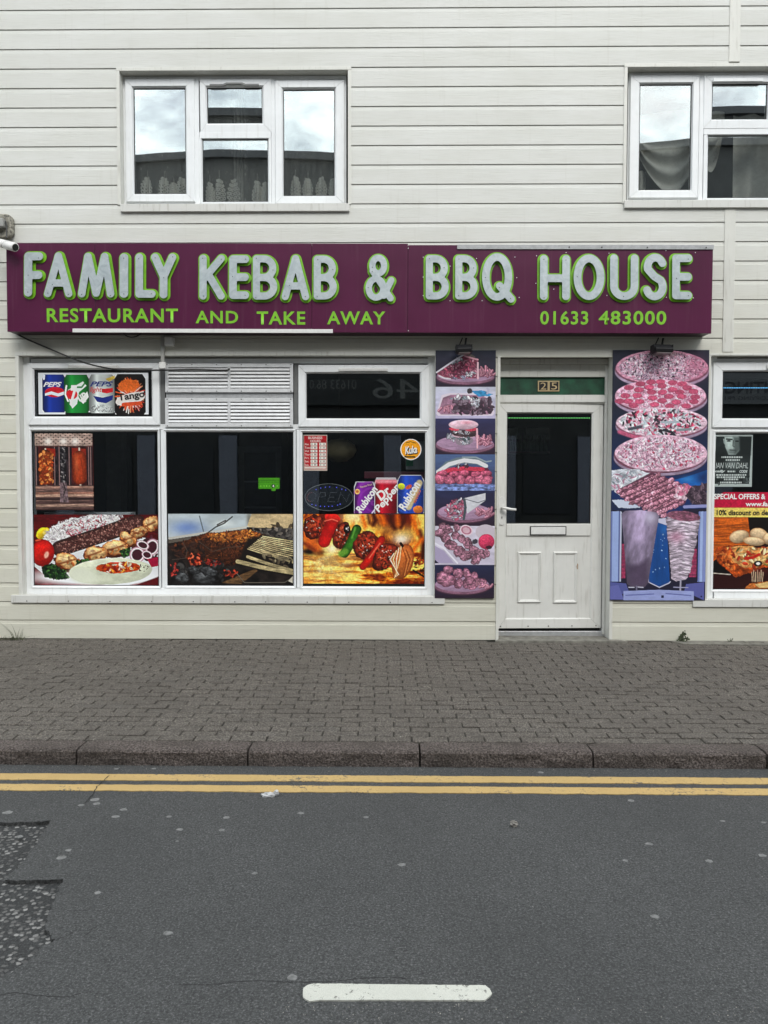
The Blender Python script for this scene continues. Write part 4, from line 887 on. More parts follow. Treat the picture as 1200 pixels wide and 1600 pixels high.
cv.scatter(46, [(205, 1250), (270, 1245), (290, 1300), (215, 1300)], 13, [(196, 66, 40), (228, 110, 76), (140, 36, 26), (60, 30, 28)], 15, .6); cv.scatter(26, [(310, 1280), (400, 1270), (400, 1310), (320, 1310)], 10, [(176, 60, 48), (120, 34, 30), (50, 28, 28)], 16, .5); cv.scatter(28, [(420, 1340), (500, 1340), (490, 1380), (425, 1375)], 12, [(190, 76, 52), (130, 40, 30), (50, 30, 28)], 17, .5); cv.scatter(14, [(100, 1300), (150, 1300), (150, 1370), (100, 1370)], 9, [(226, 90, 80), (180, 60, 50)], 18, .5)
for P in ([(175, 1170), (200, 1220), (190, 1265), (110, 1275)], [(270, 1165), (350, 1225), (440, 1200), (520, 1195)]): cv.line(P, 1.8, (98, 84, 76))
cv.line([(495, 1355), (540, 1410), (780, 1408), (822, 1380)], 1.8, (140, 132, 120)); cv.glow(330, 1190, 240, 60, (70, 52, 42), .28); cv.c *= (1 - .22 * np.clip((cv.Y - 1130) / 280, 0, 1))[..., None]; cv.poly([(800, 1400), (828, 1370), (826, 1412)], (196, 190, 176))
tag(cv.build('grill_picture', YP), 'window picture of skewers over a charcoal grill, lower middle pane', 'window print')

# ---------- skewer in flames
z = (450, 780, 4.8); cv = Cv(474, 803.5, 664, 912, (236, 150, 50), z)
f1, f2 = fbm(cv.X + 60 * fbm(cv.X, cv.Y, 120, 90, 31), cv.Y, 70, 190, 33), fbm(cv.X, cv.Y, 160, 26, 37)
top = cv.Y < 385; f_ = np.where(top, f1, f2); f_ = np.clip((f_ - .5) * 3.8 + .48, 0, 1)[..., None]
A, B_, C_ = np.array((112, 30, 6.)), np.array((238, 128, 24.)), np.array((254, 226, 112.)); cv.c = np.where(f_ < .5, A + (B_ - A) * f_ * 2, B_ + (C_ - B_) * (f_ - .5) * 2)
cv.glow(330, 420, 240, 120, (252, 236, 150), .65); cv.glow(250, 560, 220, 90, (254, 244, 160), .55); cv.glow(500, 130, 110, 55, (252, 236, 176), .95); cv.glow(880, 260, 120, 60, (252, 226, 120), .75); cv.glow(850, 300, 60, 40, (255, 250, 235), .9); cv.glow(660, 220, 110, 45, (252, 222, 110), .6)
for P, w in (([(640, 110), (655, 160), (640, 190)], 13), ([(770, 110), (775, 170), (800, 215)], 15), ([(860, 110), (870, 160), (845, 210)], 11), ([(600, 120), (610, 180)], 8), ([(985, 240), (1015, 330), (1010, 440)], 17)): cv.line(P, w, (74, 24, 8), soft=26)
for P, w in (([(930, 400), (960, 350), (1005, 300)], 18), ([(700, 120), (720, 180)], 18), ([(560, 130), (580, 200)], 16), ([(930, 110), (950, 190), (975, 260)], 14), ([(820, 120), (826, 190)], 13)): cv.line(P, w, (236, 116, 24), soft=34)
cv.glow(160, 395, 52, 24, (16, 8, 6), 1.); cv.glow(240, 400, 36, 26, (60, 20, 8), .8); cv.line([(116, 250), (160, 310), (220, 360)], 34, (226, 112, 40), soft=50); cv.line([(120, 330), (200, 380)], 14, (146, 60, 24), soft=24); cv.glow(330, 370, 44, 34, (255, 246, 214), .9)
cv.scatter(40, [(118, 430), (500, 430), (540, 630), (118, 630)], 44, [(250, 240, 150), (230, 150, 40), (252, 250, 210), (196, 110, 24)], 41, .3, .22); cv.scatter(46, [(560, 540), (1020, 560), (1020, 632), (540, 632)], 34, [(206, 92, 20), (246, 190, 60), (150, 60, 16)], 42, .3, .35); cv.scatter(26, [(950, 440), (1025, 430), (1025, 560), (960, 540)], 18, [(60, 22, 10), (150, 62, 20)], 43, .4)
def meat(x, y, a, b_, ro, sd):
    cv.chunk(x, y, a, b_, (126, 44, 28), (52, 18, 14), ro, sd, .6, .4, .3); r0 = [(x - a * .7, y - b_ * .7), (x + a * .7, y - b_ * .7), (x + a * .7, y + b_ * .7), (x - a * .7, y + b_ * .7)]
    cv.scatter(60, r0, 11, [(186, 66, 38), (84, 30, 20), (40, 18, 14), (204, 98, 60), (150, 50, 34)], sd + 1, .55, .85); cv.scatter(9, r0, 6, [(244, 214, 196)], sd + 2, .5)
meat(200, 210, 88, 92, 20, 3); cv.line([(340, 155), (272, 318)], 46, cv.tex((206, 30, 28), .16, 60, 60, 5), shade=.3); cv.ell(335, 140, 60, 34, (218, 44, 36), 15, shade=.3); cv.line([(275, 165), (330, 150), (372, 165)], 4, (236, 110, 90))
meat(408, 275, 66, 104, 14, 13); cv.line([(516, 225), (470, 330), (425, 405)], 35, cv.tex((58, 118, 36), .3, 40, 40, 7), shade=.45); cv.line([(505, 215), (480, 290)], 7, (112, 176, 72), soft=14); cv.line([(430, 390), (400, 410)], 22, (112, 162, 60), soft=20); cv.ell(440, 225, 26, 34, (24, 12, 12), wob=.6); cv.scatter(5, [(420, 200), (455, 200), (455, 240), (420, 240)], 6, [(240, 236, 230)], 6)
meat(585, 345, 88, 108, 24, 23); cv.line([(702, 300), (640, 410), (562, 505)], 27, cv.tex((206, 36, 26), .14, 50, 50, 9), shade=.35); cv.line([(690, 330), (610, 440)], 4, (244, 130, 100), soft=9); meat(725, 430, 78, 116, 34, 33)
cv.ell(862, 468, 78, 136, cv.tex((204, 116, 56), .2, 30, 60, 10), 16, shade=.35, rim=(120, 58, 24))
for k in range(7): cv.line([(850 - k * 9, 345 + k * 10), (838 - k * 12, 450), (800 + k * 5, 588 - k * 4)], 3.4, [(246, 222, 170), (216, 140, 74), (250, 236, 200), (190, 96, 46)][k % 4])
for k in range(4): cv.line([(850 + k * 18, 340 + k * 18), (890 + k * 13, 450), (862 + k * 12, 590 - k * 18)], 3, [(150, 74, 30), (214, 138, 76)][k % 2])
cv.line([(845, 330), (860, 350)], 10, (40, 18, 10)); cv.line([(940, 532), (1026, 582)], 7, (34, 24, 20))
tag(cv.build('skewer_picture', YP), 'window picture of a meat skewer in flames, lower right pane of the wide window', 'window print')

# ---------- cut-out cans standing over it
z = (450, 540, 4.8)
def cutcan(x0, y0, x1, y1, col, label, deco, cn):
    cv = Cv(z[0] + x0 / 4.8, z[1] + y0 / 4.8, z[0] + x1 / 4.8, z[1] + y1 / 4.8, (205, 208, 212), z, 1.9); w = x1 - x0
    P = can(cv, x0 + 5, x1 - 3, y0 + 5, y1 + 12, col, .16); deco(cv); k = cv.sd_poly([(x0 + w * cn, y0), (x1 - w * cn, y0), (x1, y0 + 45), (x1, y1 + 60), (x0, y1 + 60), (x0, y0 + 45)]) < 1.5
    return tag(cv.build('drink_can_cutout', YP - .0006 - x0 * 1e-6, keep=k), label, 'window print', 'drink can cutouts in the window')
def d1(cv):
    cv.put((np.sin(np.hypot(cv.X - 640, cv.Y - 1180) / 8.) > .55) * .55, (158, 70, 178)); cv.ell(520, 1095, 20, 20, (232, 190, 120)); cv.ell(520, 1095, 10, 10, (190, 110, 60)); cv.line([(535, 1250), (560, 1275), (620, 1270), (650, 1230)], 5, (225, 205, 235))
t = cutcan(495, 1020, 652, 1258, (108, 34, 132), 'purple drink can cutout, leftmost of three above the flame picture', d1, .10); put_text('lettering', 'Rubicon', zr(z, 480, 1125, 700, 1182), YP - .0022, INK_W, t, .035, .1, rot=R(55)); put_text('lettering', 'Passion Fruit', zr(z, 540, 1043, 632, 1058), YP - .0022, flat('ink_cream', (235, 205, 170)), t, .0, rot=R(14))
def d2(cv): cv.put((cv.Y > 1150) * np.clip((cv.X - 720) / 60, 0, 1) * .35, (60, 4, 16)); cv.line([(668, 1018), (805, 1018)], 16, (232, 150, 160), soft=20); cv.line([(662, 1000), (815, 1000)], 5, (196, 196, 200))
t = cutcan(648, 990, 823, 1258, (158, 22, 44), 'red drink can cutout in the middle of the three', d2, .10); put_text('lettering', 'Dr', (588, 763, 610, 778), YP - .0022, INK_W, t, .035, .1, rot=R(40)); put_text('lettering', 'Pepper', (580, 771.5, 632, 786), YP - .0022, INK_W, t, .03, .1, rot=R(50))
def d3(cv): cv.scatter(40, [(830, 980), (1020, 980), (1020, 1250), (830, 1250)], 16, [(70, 110, 200), (28, 54, 130)], 3, .4, .5); cv.ell(851, 1056, 27, 24, (200, 210, 60), 10, shade=.3); cv.ell(975, 1228, 36, 30, (218, 130, 60), 0, wob=.3, shade=.3); cv.ell(905, 1060, 26, 14, (210, 100, 60), -30); cv.line([(855, 1268), (1010, 1270)], 4, (200, 220, 235)); cv.line([(905, 1210), (985, 1030)], 24, (205, 190, 150), soft=12)
t = cutcan(818, 970, 1022, 1258, (38, 72, 158), 'blue drink can cutout, rightmost of three and tallest', d3, .14); put_text('lettering', 'Rubicon', zr(z, 795, 1095, 1025, 1160), YP - .0022, INK_W, t, .035, .1, rot=R(60)); put_text('lettering', 'MANGO', zr(z, 915, 1118, 1020, 1142), YP - .0022, flat('ink_orange', (226, 120, 60)), t, .02, rot=R(68))

# ---------- opening hours, round sticker, hygiene rating sticker
z = (460, 670, 5.4545); cv = Cv(474.3, 679.5, 511.2, 735.5, (196, 180, 170), z, 2.2); cv.poly([(82, 58), (276, 58), (272, 345), (84, 345)], cv.tex((176, 34, 44), .1, 60, 60, 3))
for k in range(7):
    y = 131 + k * 29.3; cv.poly([(138, y - 11), (195, y - 11), (195, y + 11), (138, y + 11)], (226, 220, 212)); cv.poly([(212, y - 11), (269, y - 11), (269, y + 11), (212, y + 11)], (226, 220, 212)); [cv.line([(x, y - 5), (x, y + 5)], 3, (90, 84, 84)) for x in (150, 172, 182, 225, 246, 258)]
cv.poly([(86, 322), (268, 322), (268, 340), (86, 340)], (214, 202, 194))
t = tag(cv.build('opening_hours_card', YP), 'red and white business hours card in the window', 'notice')
c_ = flat('ink_pale_pink', (226, 196, 190)); put_text('lettering', 'BUSINESS', zr(z, 118, 66, 238, 88), YP - .0015, c_, t, .03); put_text('lettering', 'HOURS:', zr(z, 136, 94, 226, 114), YP - .0015, c_, t, .03)
for k, d_ in enumerate(('Mon.', 'Tues.', 'Wed.', 'Thur.', 'Fri.', 'Sat.', 'Sun.')): y = 131 + k * 29.3; put_text('lettering', d_, zr(z, 88, y - 9, 88 + 9.5 * len(d_), y + 9), YP - .0015, c_, t, .02)
cv = Cv(625.5, 685.5, 658.5, 718.8, (238, 236, 230), z, 2.4); q = cv.ell(993, 176, 82, 83, (240, 168, 36)); cv.line([(944, 238), (960, 240), (1026, 240)], 7, (36, 28, 20)); cv.line([(952, 120), (990, 110), (1034, 122)], 3, (90, 60, 20))
k = np.hypot(cv.X - 993, cv.Y - 176) < 89
t = tag(cv.build('round_sticker', YP, keep=k), 'round orange sticker with white script in the window', 'sticker'); put_text('lettering', 'Kuka', zr(z, 945, 158, 1052, 222), YP - .0014, INK_K, t, .06, .25, rot=R(7)); put_text('lettering', 'Kuka', zr(z, 941, 146, 1045, 212), YP - .0022, INK_W, t, .03, .25, rot=R(7))
z = (240, 540, 3.808); cv = Cv(403.7, 746.6, 437, 767, (80, 156, 34), z, 2.2); cv.put((np.abs(cv.Y - 802) < 4) * (np.sin(cv.X * .9) > -.3) * .6, (40, 90, 20)); cv.put((np.abs(cv.Y - 812) < 3) * (np.sin(cv.X * 1.1) > -.3) * .6, (40, 90, 20)); cv.ell(712, 835, 11, 11, (20, 50, 24))
for x in (638, 657, 672, 688, 735): cv.ell(x, 835, 7, 8, (70, 140, 40)); cv.ell(x, 835, 4, 5, (120, 200, 60))
k = (cv.Y < 851) | ((cv.X > 703) & (cv.X < 725)); t = tag(cv.build('rating_sticker', YP, keep=k), 'bright green rating sticker on the middle pane', 'sticker'); put_text('lettering', '4', zr(z, 707, 828, 717, 842), YP - .0014, INK_W, t, .04)

# ---------- LED open sign: unlit oval board with points of light
z = (460, 670, 5.4545); os_ = thing('open_sign', 'dark oval LED sign reading OPEN inside the window', 'sign', tuple(W(513, 798, YP + .05))); ya = YP + .03
c0, ex = W(514, 777, ya), W(552, 777, ya).x - W(514, 777, ya).x; ez = W(514, 755.5, ya).z - W(514, 777, ya).z; n_ = 48
MB().yprism(ya, ya + .006, [(c0.x + ex * math.cos(6.2832 * k / n_), c0.z + ez * math.sin(6.2832 * k / n_)) for k in range(n_)]).build('board', simple('open_sign_board', (.012, .014, .018), .3), os_)
def m_led(nm, col, e):
    b = NB(nm); b.b.inputs['Emission Color'].default_value = (*col, 1); b.b.inputs['Emission Strength'].default_value = e; b.set((.05, .05, .05), .4); return b.m
LB, LR, LWt = m_led('led_blue', (.10, .12, 1.), 1.3), m_led('led_red', (1., .25, .22), .3), m_led('led_white', (.8, .85, 1.), .09)
MB().frame((0, 0, 0, 0), (0, 0, 0, 0), [(0, 0), (1, 0)], 0)
MB().tube([(c0.x + ex * .985 * math.cos(6.2832 * k / n_), ya - .003, c0.z + ez * .98 * math.sin(6.2832 * k / n_)) for k in range(n_ + 1)], .0022, 5).build('rim', GREYP, os_)
def leds(P, mat, r_=.0034, name='light_point'):
    m = MB()
    for x, y in P: w_ = W(z[0] + x / z[2], z[1] + y / z[2], ya); m.tube([(w_.x, ya - .001, w_.z), (w_.x, ya - .005, w_.z)], r_, 6)
    m.build(name, mat, os_)
leds([(185, 517), (225, 505), (265, 498), (300, 496), (360, 500), (405, 515), (437, 522), (150, 645), (183, 652), (222, 660), (257, 662), (292, 662), (322, 659), (368, 650), (390, 642)], LB, .0042)
O_ = [(145 + 38 * math.cos(R(a)) * 1 + .18 * 40 * -math.sin(R(a)), 580 + 38 * math.sin(R(a))) for a in range(0, 360, 24)]; leds(O_[4:12], LR); leds(O_[:4] + O_[12:], LWt)
def pl(P, n=6): return [(a + (c - a) * k / n, b_ + (d - b_) * k / n) for (a, b_), (c, d) in zip(P[:-1], P[1:]) for k in range(n)]
leds(pl([(197, 620), (222, 542)], 7) + pl([(222, 542), (262, 545), (265, 572), (215, 585)], 4), LWt); leds(pl([(285, 620), (308, 543), (365, 545)], 6) + pl([(298, 582), (345, 584)], 4) + pl([(285, 621), (350, 622)], 6), LWt); leds(pl([(372, 618), (395, 546), (445, 620), (472, 545)], 6), LWt)

# ---------- strip of seven meals by the door
z = (670, 530, 7.617); PY = -.040
strip_ = thing('meal_poster', 'tall faded strip poster of seven meals left of the door', 'poster', tuple(W(727, 935, PY)))
pa = rect(680, 547.5, 773.5, 934.5, PY); MB().box(pa[0], pa[1], PY + .0006, PY + .012, pa[2] - .001, pa[3] + .001).build('backing_board', flat('poster_board_dark', (50, 48, 60)), strip_)
cv = Cv(680, 547.5, 773.5, 934.5, (44, 40, 58), z, 1.6); rows = [0, 130, 562, 938, 1362, 1790, 2215, 2680, 3090]
def bgrow(y0, y1, col, col2): cv.poly([(60, y0), (830, y0), (830, y1), (60, y1)], (np.asarray(col, float) + (np.asarray(col2, float) - np.asarray(col, float)) * np.clip((cv.Y - y0) / (y1 - y0), 0, 1)[..., None]) * (.85 + .3 * fbm(cv.X, cv.Y, 200, 60, int(y0) % 90))[..., None])
def board(cx, cy, rx, ry): cv.ell(cx, cy + 34, rx, ry, (88, 58, 74), shade=.3); cv.ell(cx, cy + 20, rx * .995, ry, cv.tex((142, 100, 120), .2, 60, 20, 3)); cv.ell(cx, cy, rx * .96, ry * .9, cv.tex((178, 146, 172), .14, 90, 16, 4), shade=.1)
def fries(cx, cy, sd, n=30):
    r_ = np.random.RandomState(sd)
    for k in range(n):
        x, y, a = cx + r_.uniform(-90, 95), cy + r_.uniform(-40, 45), r_.uniform(-1.3, 1.3); l = r_.uniform(30, 62); y = min(y, cy + 45 - abs(x - cx) * .35); cv.line([(x + 3, y + 4), (x + 3 + l * math.sin(a), y + 4 - l * math.cos(a))], 12, (128, 66, 88)); cv.line([(x - 2, y - 2), (x - 2 + l * math.sin(a), y - 2 - l * math.cos(a))], 10, np.array((222, 158, 176)) * r_.uniform(.78, 1.1), shade=.25)
def lumps(P, n, s_, cols, sd, asp=.75): cv.scatter(n, P, s_, cols, sd, asp, rim=(70, 36, 50))
PK = [(176, 104, 124), (140, 72, 94), (206, 148, 164), (112, 56, 76), (190, 90, 116)]; GR = [(112, 96, 108), (78, 64, 76), (150, 134, 146), (58, 48, 58)]; LT = [(214, 218, 226), (180, 190, 198), (236, 238, 242), (140, 156, 160)]
bgrow(130, 562, (40, 46, 62), (44, 34, 50)); cv.glow(320, 180, 80, 30, (98, 104, 126), .7); board(430, 425, 345, 90)
cv.poly([(85, 392), (300, 240), (420, 172), (580, 240), (566, 462), (250, 470), (120, 432)], cv.tex((140, 66, 88), .5, 40, 16, 7)); lumps([(110, 400), (420, 200), (570, 250), (560, 440), (240, 450)], 150, 21, PK, 5, .4); lumps([(260, 290), (340, 220), (400, 240), (330, 290)], 22, 17, LT, 6, .5); lumps([(440, 400), (560, 380), (560, 450), (440, 440)], 26, 16, LT, 7, .5); lumps([(250, 450), (430, 420), (440, 470), (260, 470)], 16, 16, [(150, 160, 184), (200, 206, 220)], 8, .4)
cv.line([(88, 392), (300, 250), (420, 178)], 9, (222, 220, 228)); cv.line([(120, 432), (180, 460), (250, 468)], 9, (226, 220, 226)); cv.line([(420, 200), (575, 242)], 10, (214, 160, 172)); cv.poly([(400, 172), (470, 165), (545, 205), (540, 225), (440, 195)], (96, 88, 82)); fries(660, 410, 3)
cv.line([(576, 280), (578, 465)], 11, (236, 196, 206))
bgrow(562, 938, (208, 212, 226), (192, 186, 214)); cv.poly([(85, 880), (150, 660), (250, 635), (640, 640), (735, 700), (780, 870), (750, 905), (110, 905)], (226, 216, 226)); cv.poly([(110, 860), (165, 690), (260, 655), (620, 660), (715, 710), (750, 870), (700, 890), (140, 890)], cv.tex((170, 128, 150), .3, 60, 40, 4)); fries(190, 830, 6, 9)
lumps([(280, 720), (420, 690), (560, 700), (740, 720), (740, 870), (300, 880)], 120, 34, GR, 9, .6); lumps([(250, 700), (340, 670), (470, 680), (600, 700), (560, 720), (330, 710)], 26, 24, LT, 11, .5); lumps([(500, 720), (590, 720), (600, 800), (520, 800)], 18, 22, LT, 12, .6); cv.ell(480, 612, 34, 34, (62, 56, 58), wob=.6); cv.poly([(505, 610), (620, 605), (755, 650), (700, 672), (600, 680), (540, 650)], cv.tex((56, 140, 186), .3, 40, 30, 6), wob=14); cv.line([(690, 580), (705, 600), (690, 640)], 12, (186, 186, 206))
bgrow(938, 1362, (52, 54, 92), (46, 32, 46)); board(428, 1230, 350, 98); lumps([(210, 1130), (330, 1140), (360, 1180), (260, 1200)], 30, 30, LT + [(196, 170, 196)], 13, .5); cv.ell(415, 1200, 110, 55, (150, 136, 146), wob=.3)
cv.ell(425, 1130, 150, 40, (206, 176, 186)); cv.poly([(240, 1075), (580, 1075), (570, 1145), (440, 1165), (300, 1140)], cv.tex((70, 52, 54), .6, 30, 16, 5)); lumps([(290, 1075), (500, 1075), (500, 1125), (300, 1120)], 24, 20, LT, 14, .3); cv.ell(300, 1062, 62, 20, (216, 74, 96), 6); cv.ell(500, 1065, 74, 22, (206, 70, 92), -4); cv.ell(410, 1010, 176, 58, cv.tex((230, 196, 208), .12, 50, 30, 6), shade=.3); cv.glow(450, 985, 60, 18, (226, 136, 150), .6); lumps([(340, 1170), (480, 1165), (500, 1230), (360, 1235)], 30, 22, LT + [(70, 90, 90)], 15, .5); fries(655, 1215, 7); cv.line([(572, 1060), (576, 1285)], 10, (236, 186, 198))
bgrow(1362, 1790, (84, 110, 152), (54, 60, 90)); cv.poly([(90, 1560), (200, 1450), (330, 1400), (520, 1385), (640, 1420), (700, 1490), (690, 1530), (560, 1480), (360, 1470), (150, 1560)], (110, 128, 134)); cv.line([(110, 1570), (240, 1480), (420, 1432), (580, 1450), (680, 1500)], 24, (226, 228, 228)); cv.line([(400, 1395), (560, 1395), (680, 1450), (740, 1440)], 8, (150, 166, 170)); cv.poly([(80, 1600), (300, 1520), (700, 1520), (750, 1600), (740, 1700), (80, 1700)], (100, 40, 60)); cv.line([(120, 1590), (260, 1545), (420, 1530), (640, 1540)], 24, (206, 60, 84)); lumps([(330, 1480), (500, 1475), (500, 1510), (330, 1515)], 16, 22, [(70, 50, 60), (206, 206, 210)], 16, .4)
for k, x in enumerate((135, 240, 372, 490, 610, 700)): cv.chunk(x, 1660 + (k % 2) * 12, 66, 62, (202, 112, 136), (112, 40, 66), 0, 20 + k, .3)
for k, x in enumerate((170, 300, 420, 560, 680)): cv.chunk(x, 1585 + (k % 2) * 10, 60, 36, (196, 96, 122), (120, 44, 70), 0, 40 + k, .3)
cv.poly([(60, 1715), (830, 1715), (830, 1795), (60, 1795)], cv.tex((112, 130, 178), .6, 40, 20, 9))
def z2(x, y): return (x / 7.275 * 7.617, (y / 7.275 + 200) * 7.617)
def Q(P): return [z2(*p) for p in P]
bgrow(1795, 2215, (40, 46, 78), (46, 32, 46)); a = z2(408, 500); board(a[0], a[1], 330, 108); lumps(Q([(190, 470), (300, 350), (400, 350), (400, 560), (300, 590), (200, 540)]), 110, 24, PK + LT[:2], 17, .5); cv.poly(Q([(400, 345), (645, 285), (645, 370), (440, 520)]), cv.tex((214, 216, 220), .08, 60, 40, 3)); cv.line(Q([(400, 350), (560, 395), (645, 365)]), 5, (120, 124, 130)); cv.line(Q([(405, 360), (420, 450), (400, 580)]), 15, (74, 88, 92)); a = z2(640, 520); fries(a[0], a[1], 8); cv.poly(Q([(650, 285), (735, 285), (735, 400), (650, 400)]), (40, 40, 66))
bgrow(2215, 2682, (214, 210, 222), (206, 200, 216)); cv.poly(Q([(60, 880), (180, 950), (290, 1085), (60, 1085)]), (178, 168, 196)); cv.line(Q([(58, 850), (180, 920), (330, 1085)]), 10, (236, 234, 242)); cv.poly(Q([(56, 1030), (120, 1090), (56, 1090)]), (40, 36, 56))
for k, (x, y, r_) in enumerate([(130, 740, 62), (220, 700, 56), (320, 680, 46), (200, 800, 58), (310, 770, 52), (260, 880, 66), (380, 810, 56), (440, 860, 64), (350, 950, 70), (430, 1000, 66), (520, 940, 60), (600, 980, 62), (660, 970, 46), (540, 1045, 62), (160, 660, 40), (400, 690, 40)]): a = z2(x, y); cv.chunk(a[0], a[1], r_ * 1.1, r_ * .95, (162, 116, 132), (72, 44, 54), k * 37, 80 + k, .5, .7, .3)
a = z2(430, 710); [cv.ell(a[0], a[1], 78 * q, 62 * q, c_, 20) for q, c_ in ((1, (236, 214, 222)), (.8, (186, 120, 140)), (.55, (216, 180, 190)))]; a = z2(650, 730); cv.ell(a[0], a[1], 120, 90, (206, 196, 204)); a = z2(660, 840); cv.ell(a[0], a[1], 96, 92, (212, 64, 100), shade=.35, rim=(170, 40, 76)); a = z2(690, 905); cv.ell(a[0], a[1], 34, 22, (60, 30, 42), wob=.5); a = z2(530, 840); cv.ell(a[0], a[1], 34, 30, (66, 62, 70), wob=.5)
bgrow(2682, 3100, (38, 44, 74), (44, 30, 44)); a = z2(385, 1330); board(a[0], a[1], 335, 100)
for k, (x, y, rx, ry) in enumerate([(225, 1165, 60, 52), (200, 1275, 120, 84), (340, 1210, 70, 60), (440, 1210, 76, 46), (520, 1250, 70, 46), (350, 1320, 66, 50), (460, 1310, 80, 66), (560, 1300, 62, 52), (500, 1355, 60, 40), (620, 1300, 50, 44)]): a = z2(x, y); cv.chunk(a[0], a[1], rx, ry, (172, 118, 138), (86, 48, 64), k * 23, 120 + k, .45, .5, .3)
a = z2(640, 1340); fries(a[0], a[1], 9, 8)
cv.c = cv.c * .9 + np.array((176, 164, 190.)) * .1; cv.fin = (.25, .11); cv.build('print', PY, strip_)

# ---------- pizza and doner poster
pz = thing('pizza_poster', 'tall poster of stacked pizzas above two doner spits right of the door', 'poster', tuple(W(1031, 938, PY)))
pa = rect(955.5, 547, 1105, 938, PY); MB().box(pa[0], pa[1], PY + .0006, PY + .012, pa[2] - .001, pa[3] + .001).build('backing_board', flat('poster_board_dark', (50, 48, 60)), pz)
z = (940, 530, 6.667); cv = Cv(955.5, 547, 1105, 938, (22, 28, 44), z, 1.45); cv.put(np.clip((cv.Y - 700) / 900, 0, 1), (16, 44, 96))
def pizza(cx, cy, rx, ry, base, n, cols, sd, s_, top=None):
    cv.ell(cx, cy + 52, rx, ry, (60, 46, 66)); cv.ell(cx, cy + 44, rx * .995, ry, cv.tex((168, 150, 172), .2, 60, 30, sd)); cv.ell(cx, cy + 18, rx * .99, ry, cv.tex((120, 70, 88), .3, 60, 30, sd + 3)); cv.ell(cx, cy, rx * .98, ry, cv.tex(np.array(base) * 1.03, .3, 30, 16, sd + 1, None), shade=.08, wob=.07, seed=sd)
    e = [(cx + rx * .90 * math.cos(a * .2618), cy + ry * .88 * math.sin(a * .2618)) for a in range(24)]; cv.scatter(n, e, s_, cols, sd, .5)
    if top: top(e)
M1 = [(226, 214, 226), (196, 170, 190), (150, 120, 142), (206, 150, 170), (108, 80, 98), (240, 232, 240), (214, 176, 196), (222, 190, 206)]
pizza(612, 290, 490, 175, (206, 148, 170), 1500, M1, 3, 13, lambda e: [cv.scatter(45, e, 12, [(44, 34, 46)], 5, .6), cv.scatter(40, e, 10, [(236, 228, 238)], 6, .6)])
cv.glow(960, 290, 120, 130, (186, 84, 116), .5); cv.glow(640, 150, 130, 30, (92, 58, 56), .7)
pizza(605, 585, 482, 168, (226, 178, 198), 700, [(238, 216, 228), (214, 150, 174), (232, 200, 214), (196, 120, 148)], 13, 15)
for k, (x, y) in enumerate([(390, 462), (500, 442), (600, 440), (725, 450), (825, 462), (270, 500), (375, 522), (485, 497), (615, 482), (725, 520), (880, 503), (235, 585), (360, 582), (510, 547), (620, 548), (800, 547), (945, 540), (520, 607), (690, 592), (820, 592), (960, 597), (265, 640), (385, 645), (620, 635), (765, 650), (950, 645), (320, 685), (540, 675), (700, 690), (870, 690), (180, 640)]): cv.sub(x, y, 70, lambda q: (q.ell(x, y, 50, 27, (168, 58, 92), wob=.25, seed=k), q.ell(x, y - 2, 45, 23, np.array((206, 88, 120)) * (.9 + .2 * ((k * 7) % 5) / 5), wob=.25, seed=k)))
pizza(615, 860, 478, 150, (226, 196, 208), 420, [(238, 236, 240), (206, 214, 218), (216, 150, 172), (190, 96, 122)], 23, 22, lambda e: [cv.scatter(70, e, 19, [(40, 34, 44), (58, 50, 60), (28, 24, 32)], 25, .6), cv.scatter(40, e, 26, [(200, 212, 216), (170, 186, 192), (230, 236, 238)], 26, .4), cv.scatter(30, e, 18, [(206, 70, 104), (176, 44, 80)], 27, .6)])
cv.line([(180, 960), (330, 1010), (400, 1015)], 20, (196, 92, 124), soft=16); cv.line([(280, 930), (400, 905)], 16, (74, 78, 88)); cv.line([(620, 860), (790, 855)], 12, (176, 190, 196)); cv.line([(780, 940), (920, 930)], 13, (130, 148, 150)); cv.line([(640, 940), (720, 960), (760, 1000)], 13, (34, 38, 46))
pizza(610, 1180, 488, 190, (226, 188, 204), 1300, [(236, 214, 226), (206, 160, 180), (232, 196, 210), (150, 110, 130), (240, 232, 238), (186, 130, 152)], 33, 15, lambda e: [cv.scatter(45, e, 13, [(206, 76, 108), (180, 60, 92)], 34, .7), cv.scatter(60, e, 9, [(110, 88, 104), (86, 66, 84)], 35, .5), cv.scatter(60, e, 22, [(214, 214, 220), (230, 228, 234)], 36, .35)])
def o2(P): return [(x, y + 200 * 6.667) for x, y in P]
OY = 200 * 6.667
cv.poly(o2([(720, 130), (860, 100), (1100, 20), (1100, 200), (880, 195)]), cv.tex((18, 92, 168), .25, 60, 60, 5)); cv.glow(900, OY + 115, 60, 30, (60, 150, 220), .7); cv.glow(1060, OY + 100, 60, 60, (14, 40, 90), .9)
cv.poly(o2([(90, 20), (360, 5), (520, 60), (150, 230), (90, 240)]), cv.tex((206, 212, 218), .3, 40, 20, 7), wob=20); cv.scatter(70, o2([(95, 60), (400, 30), (400, 120), (120, 220)]), 30, LT + [(190, 140, 160)], 41, .3); cv.glow(240, OY + 80, 40, 30, (110, 124, 128), .8)
cv.poly(o2([(95, 330), (150, 330), (500, 420), (640, 540), (95, 450)]), (24, 36, 70)); cv.poly(o2([(110, 335), (240, 330), (420, 410), (300, 420), (180, 415)]), (206, 216, 232), wob=10); cv.line(o2([(150, 240), (300, 340), (520, 430)]), 16, (222, 224, 232))
KP = o2([(145, 240), (520, 45), (700, 110), (920, 200), (880, 360), (700, 440), (640, 520), (430, 410), (250, 330)])
cv.poly(KP, (96, 52, 70)); r_ = np.random.RandomState(6)
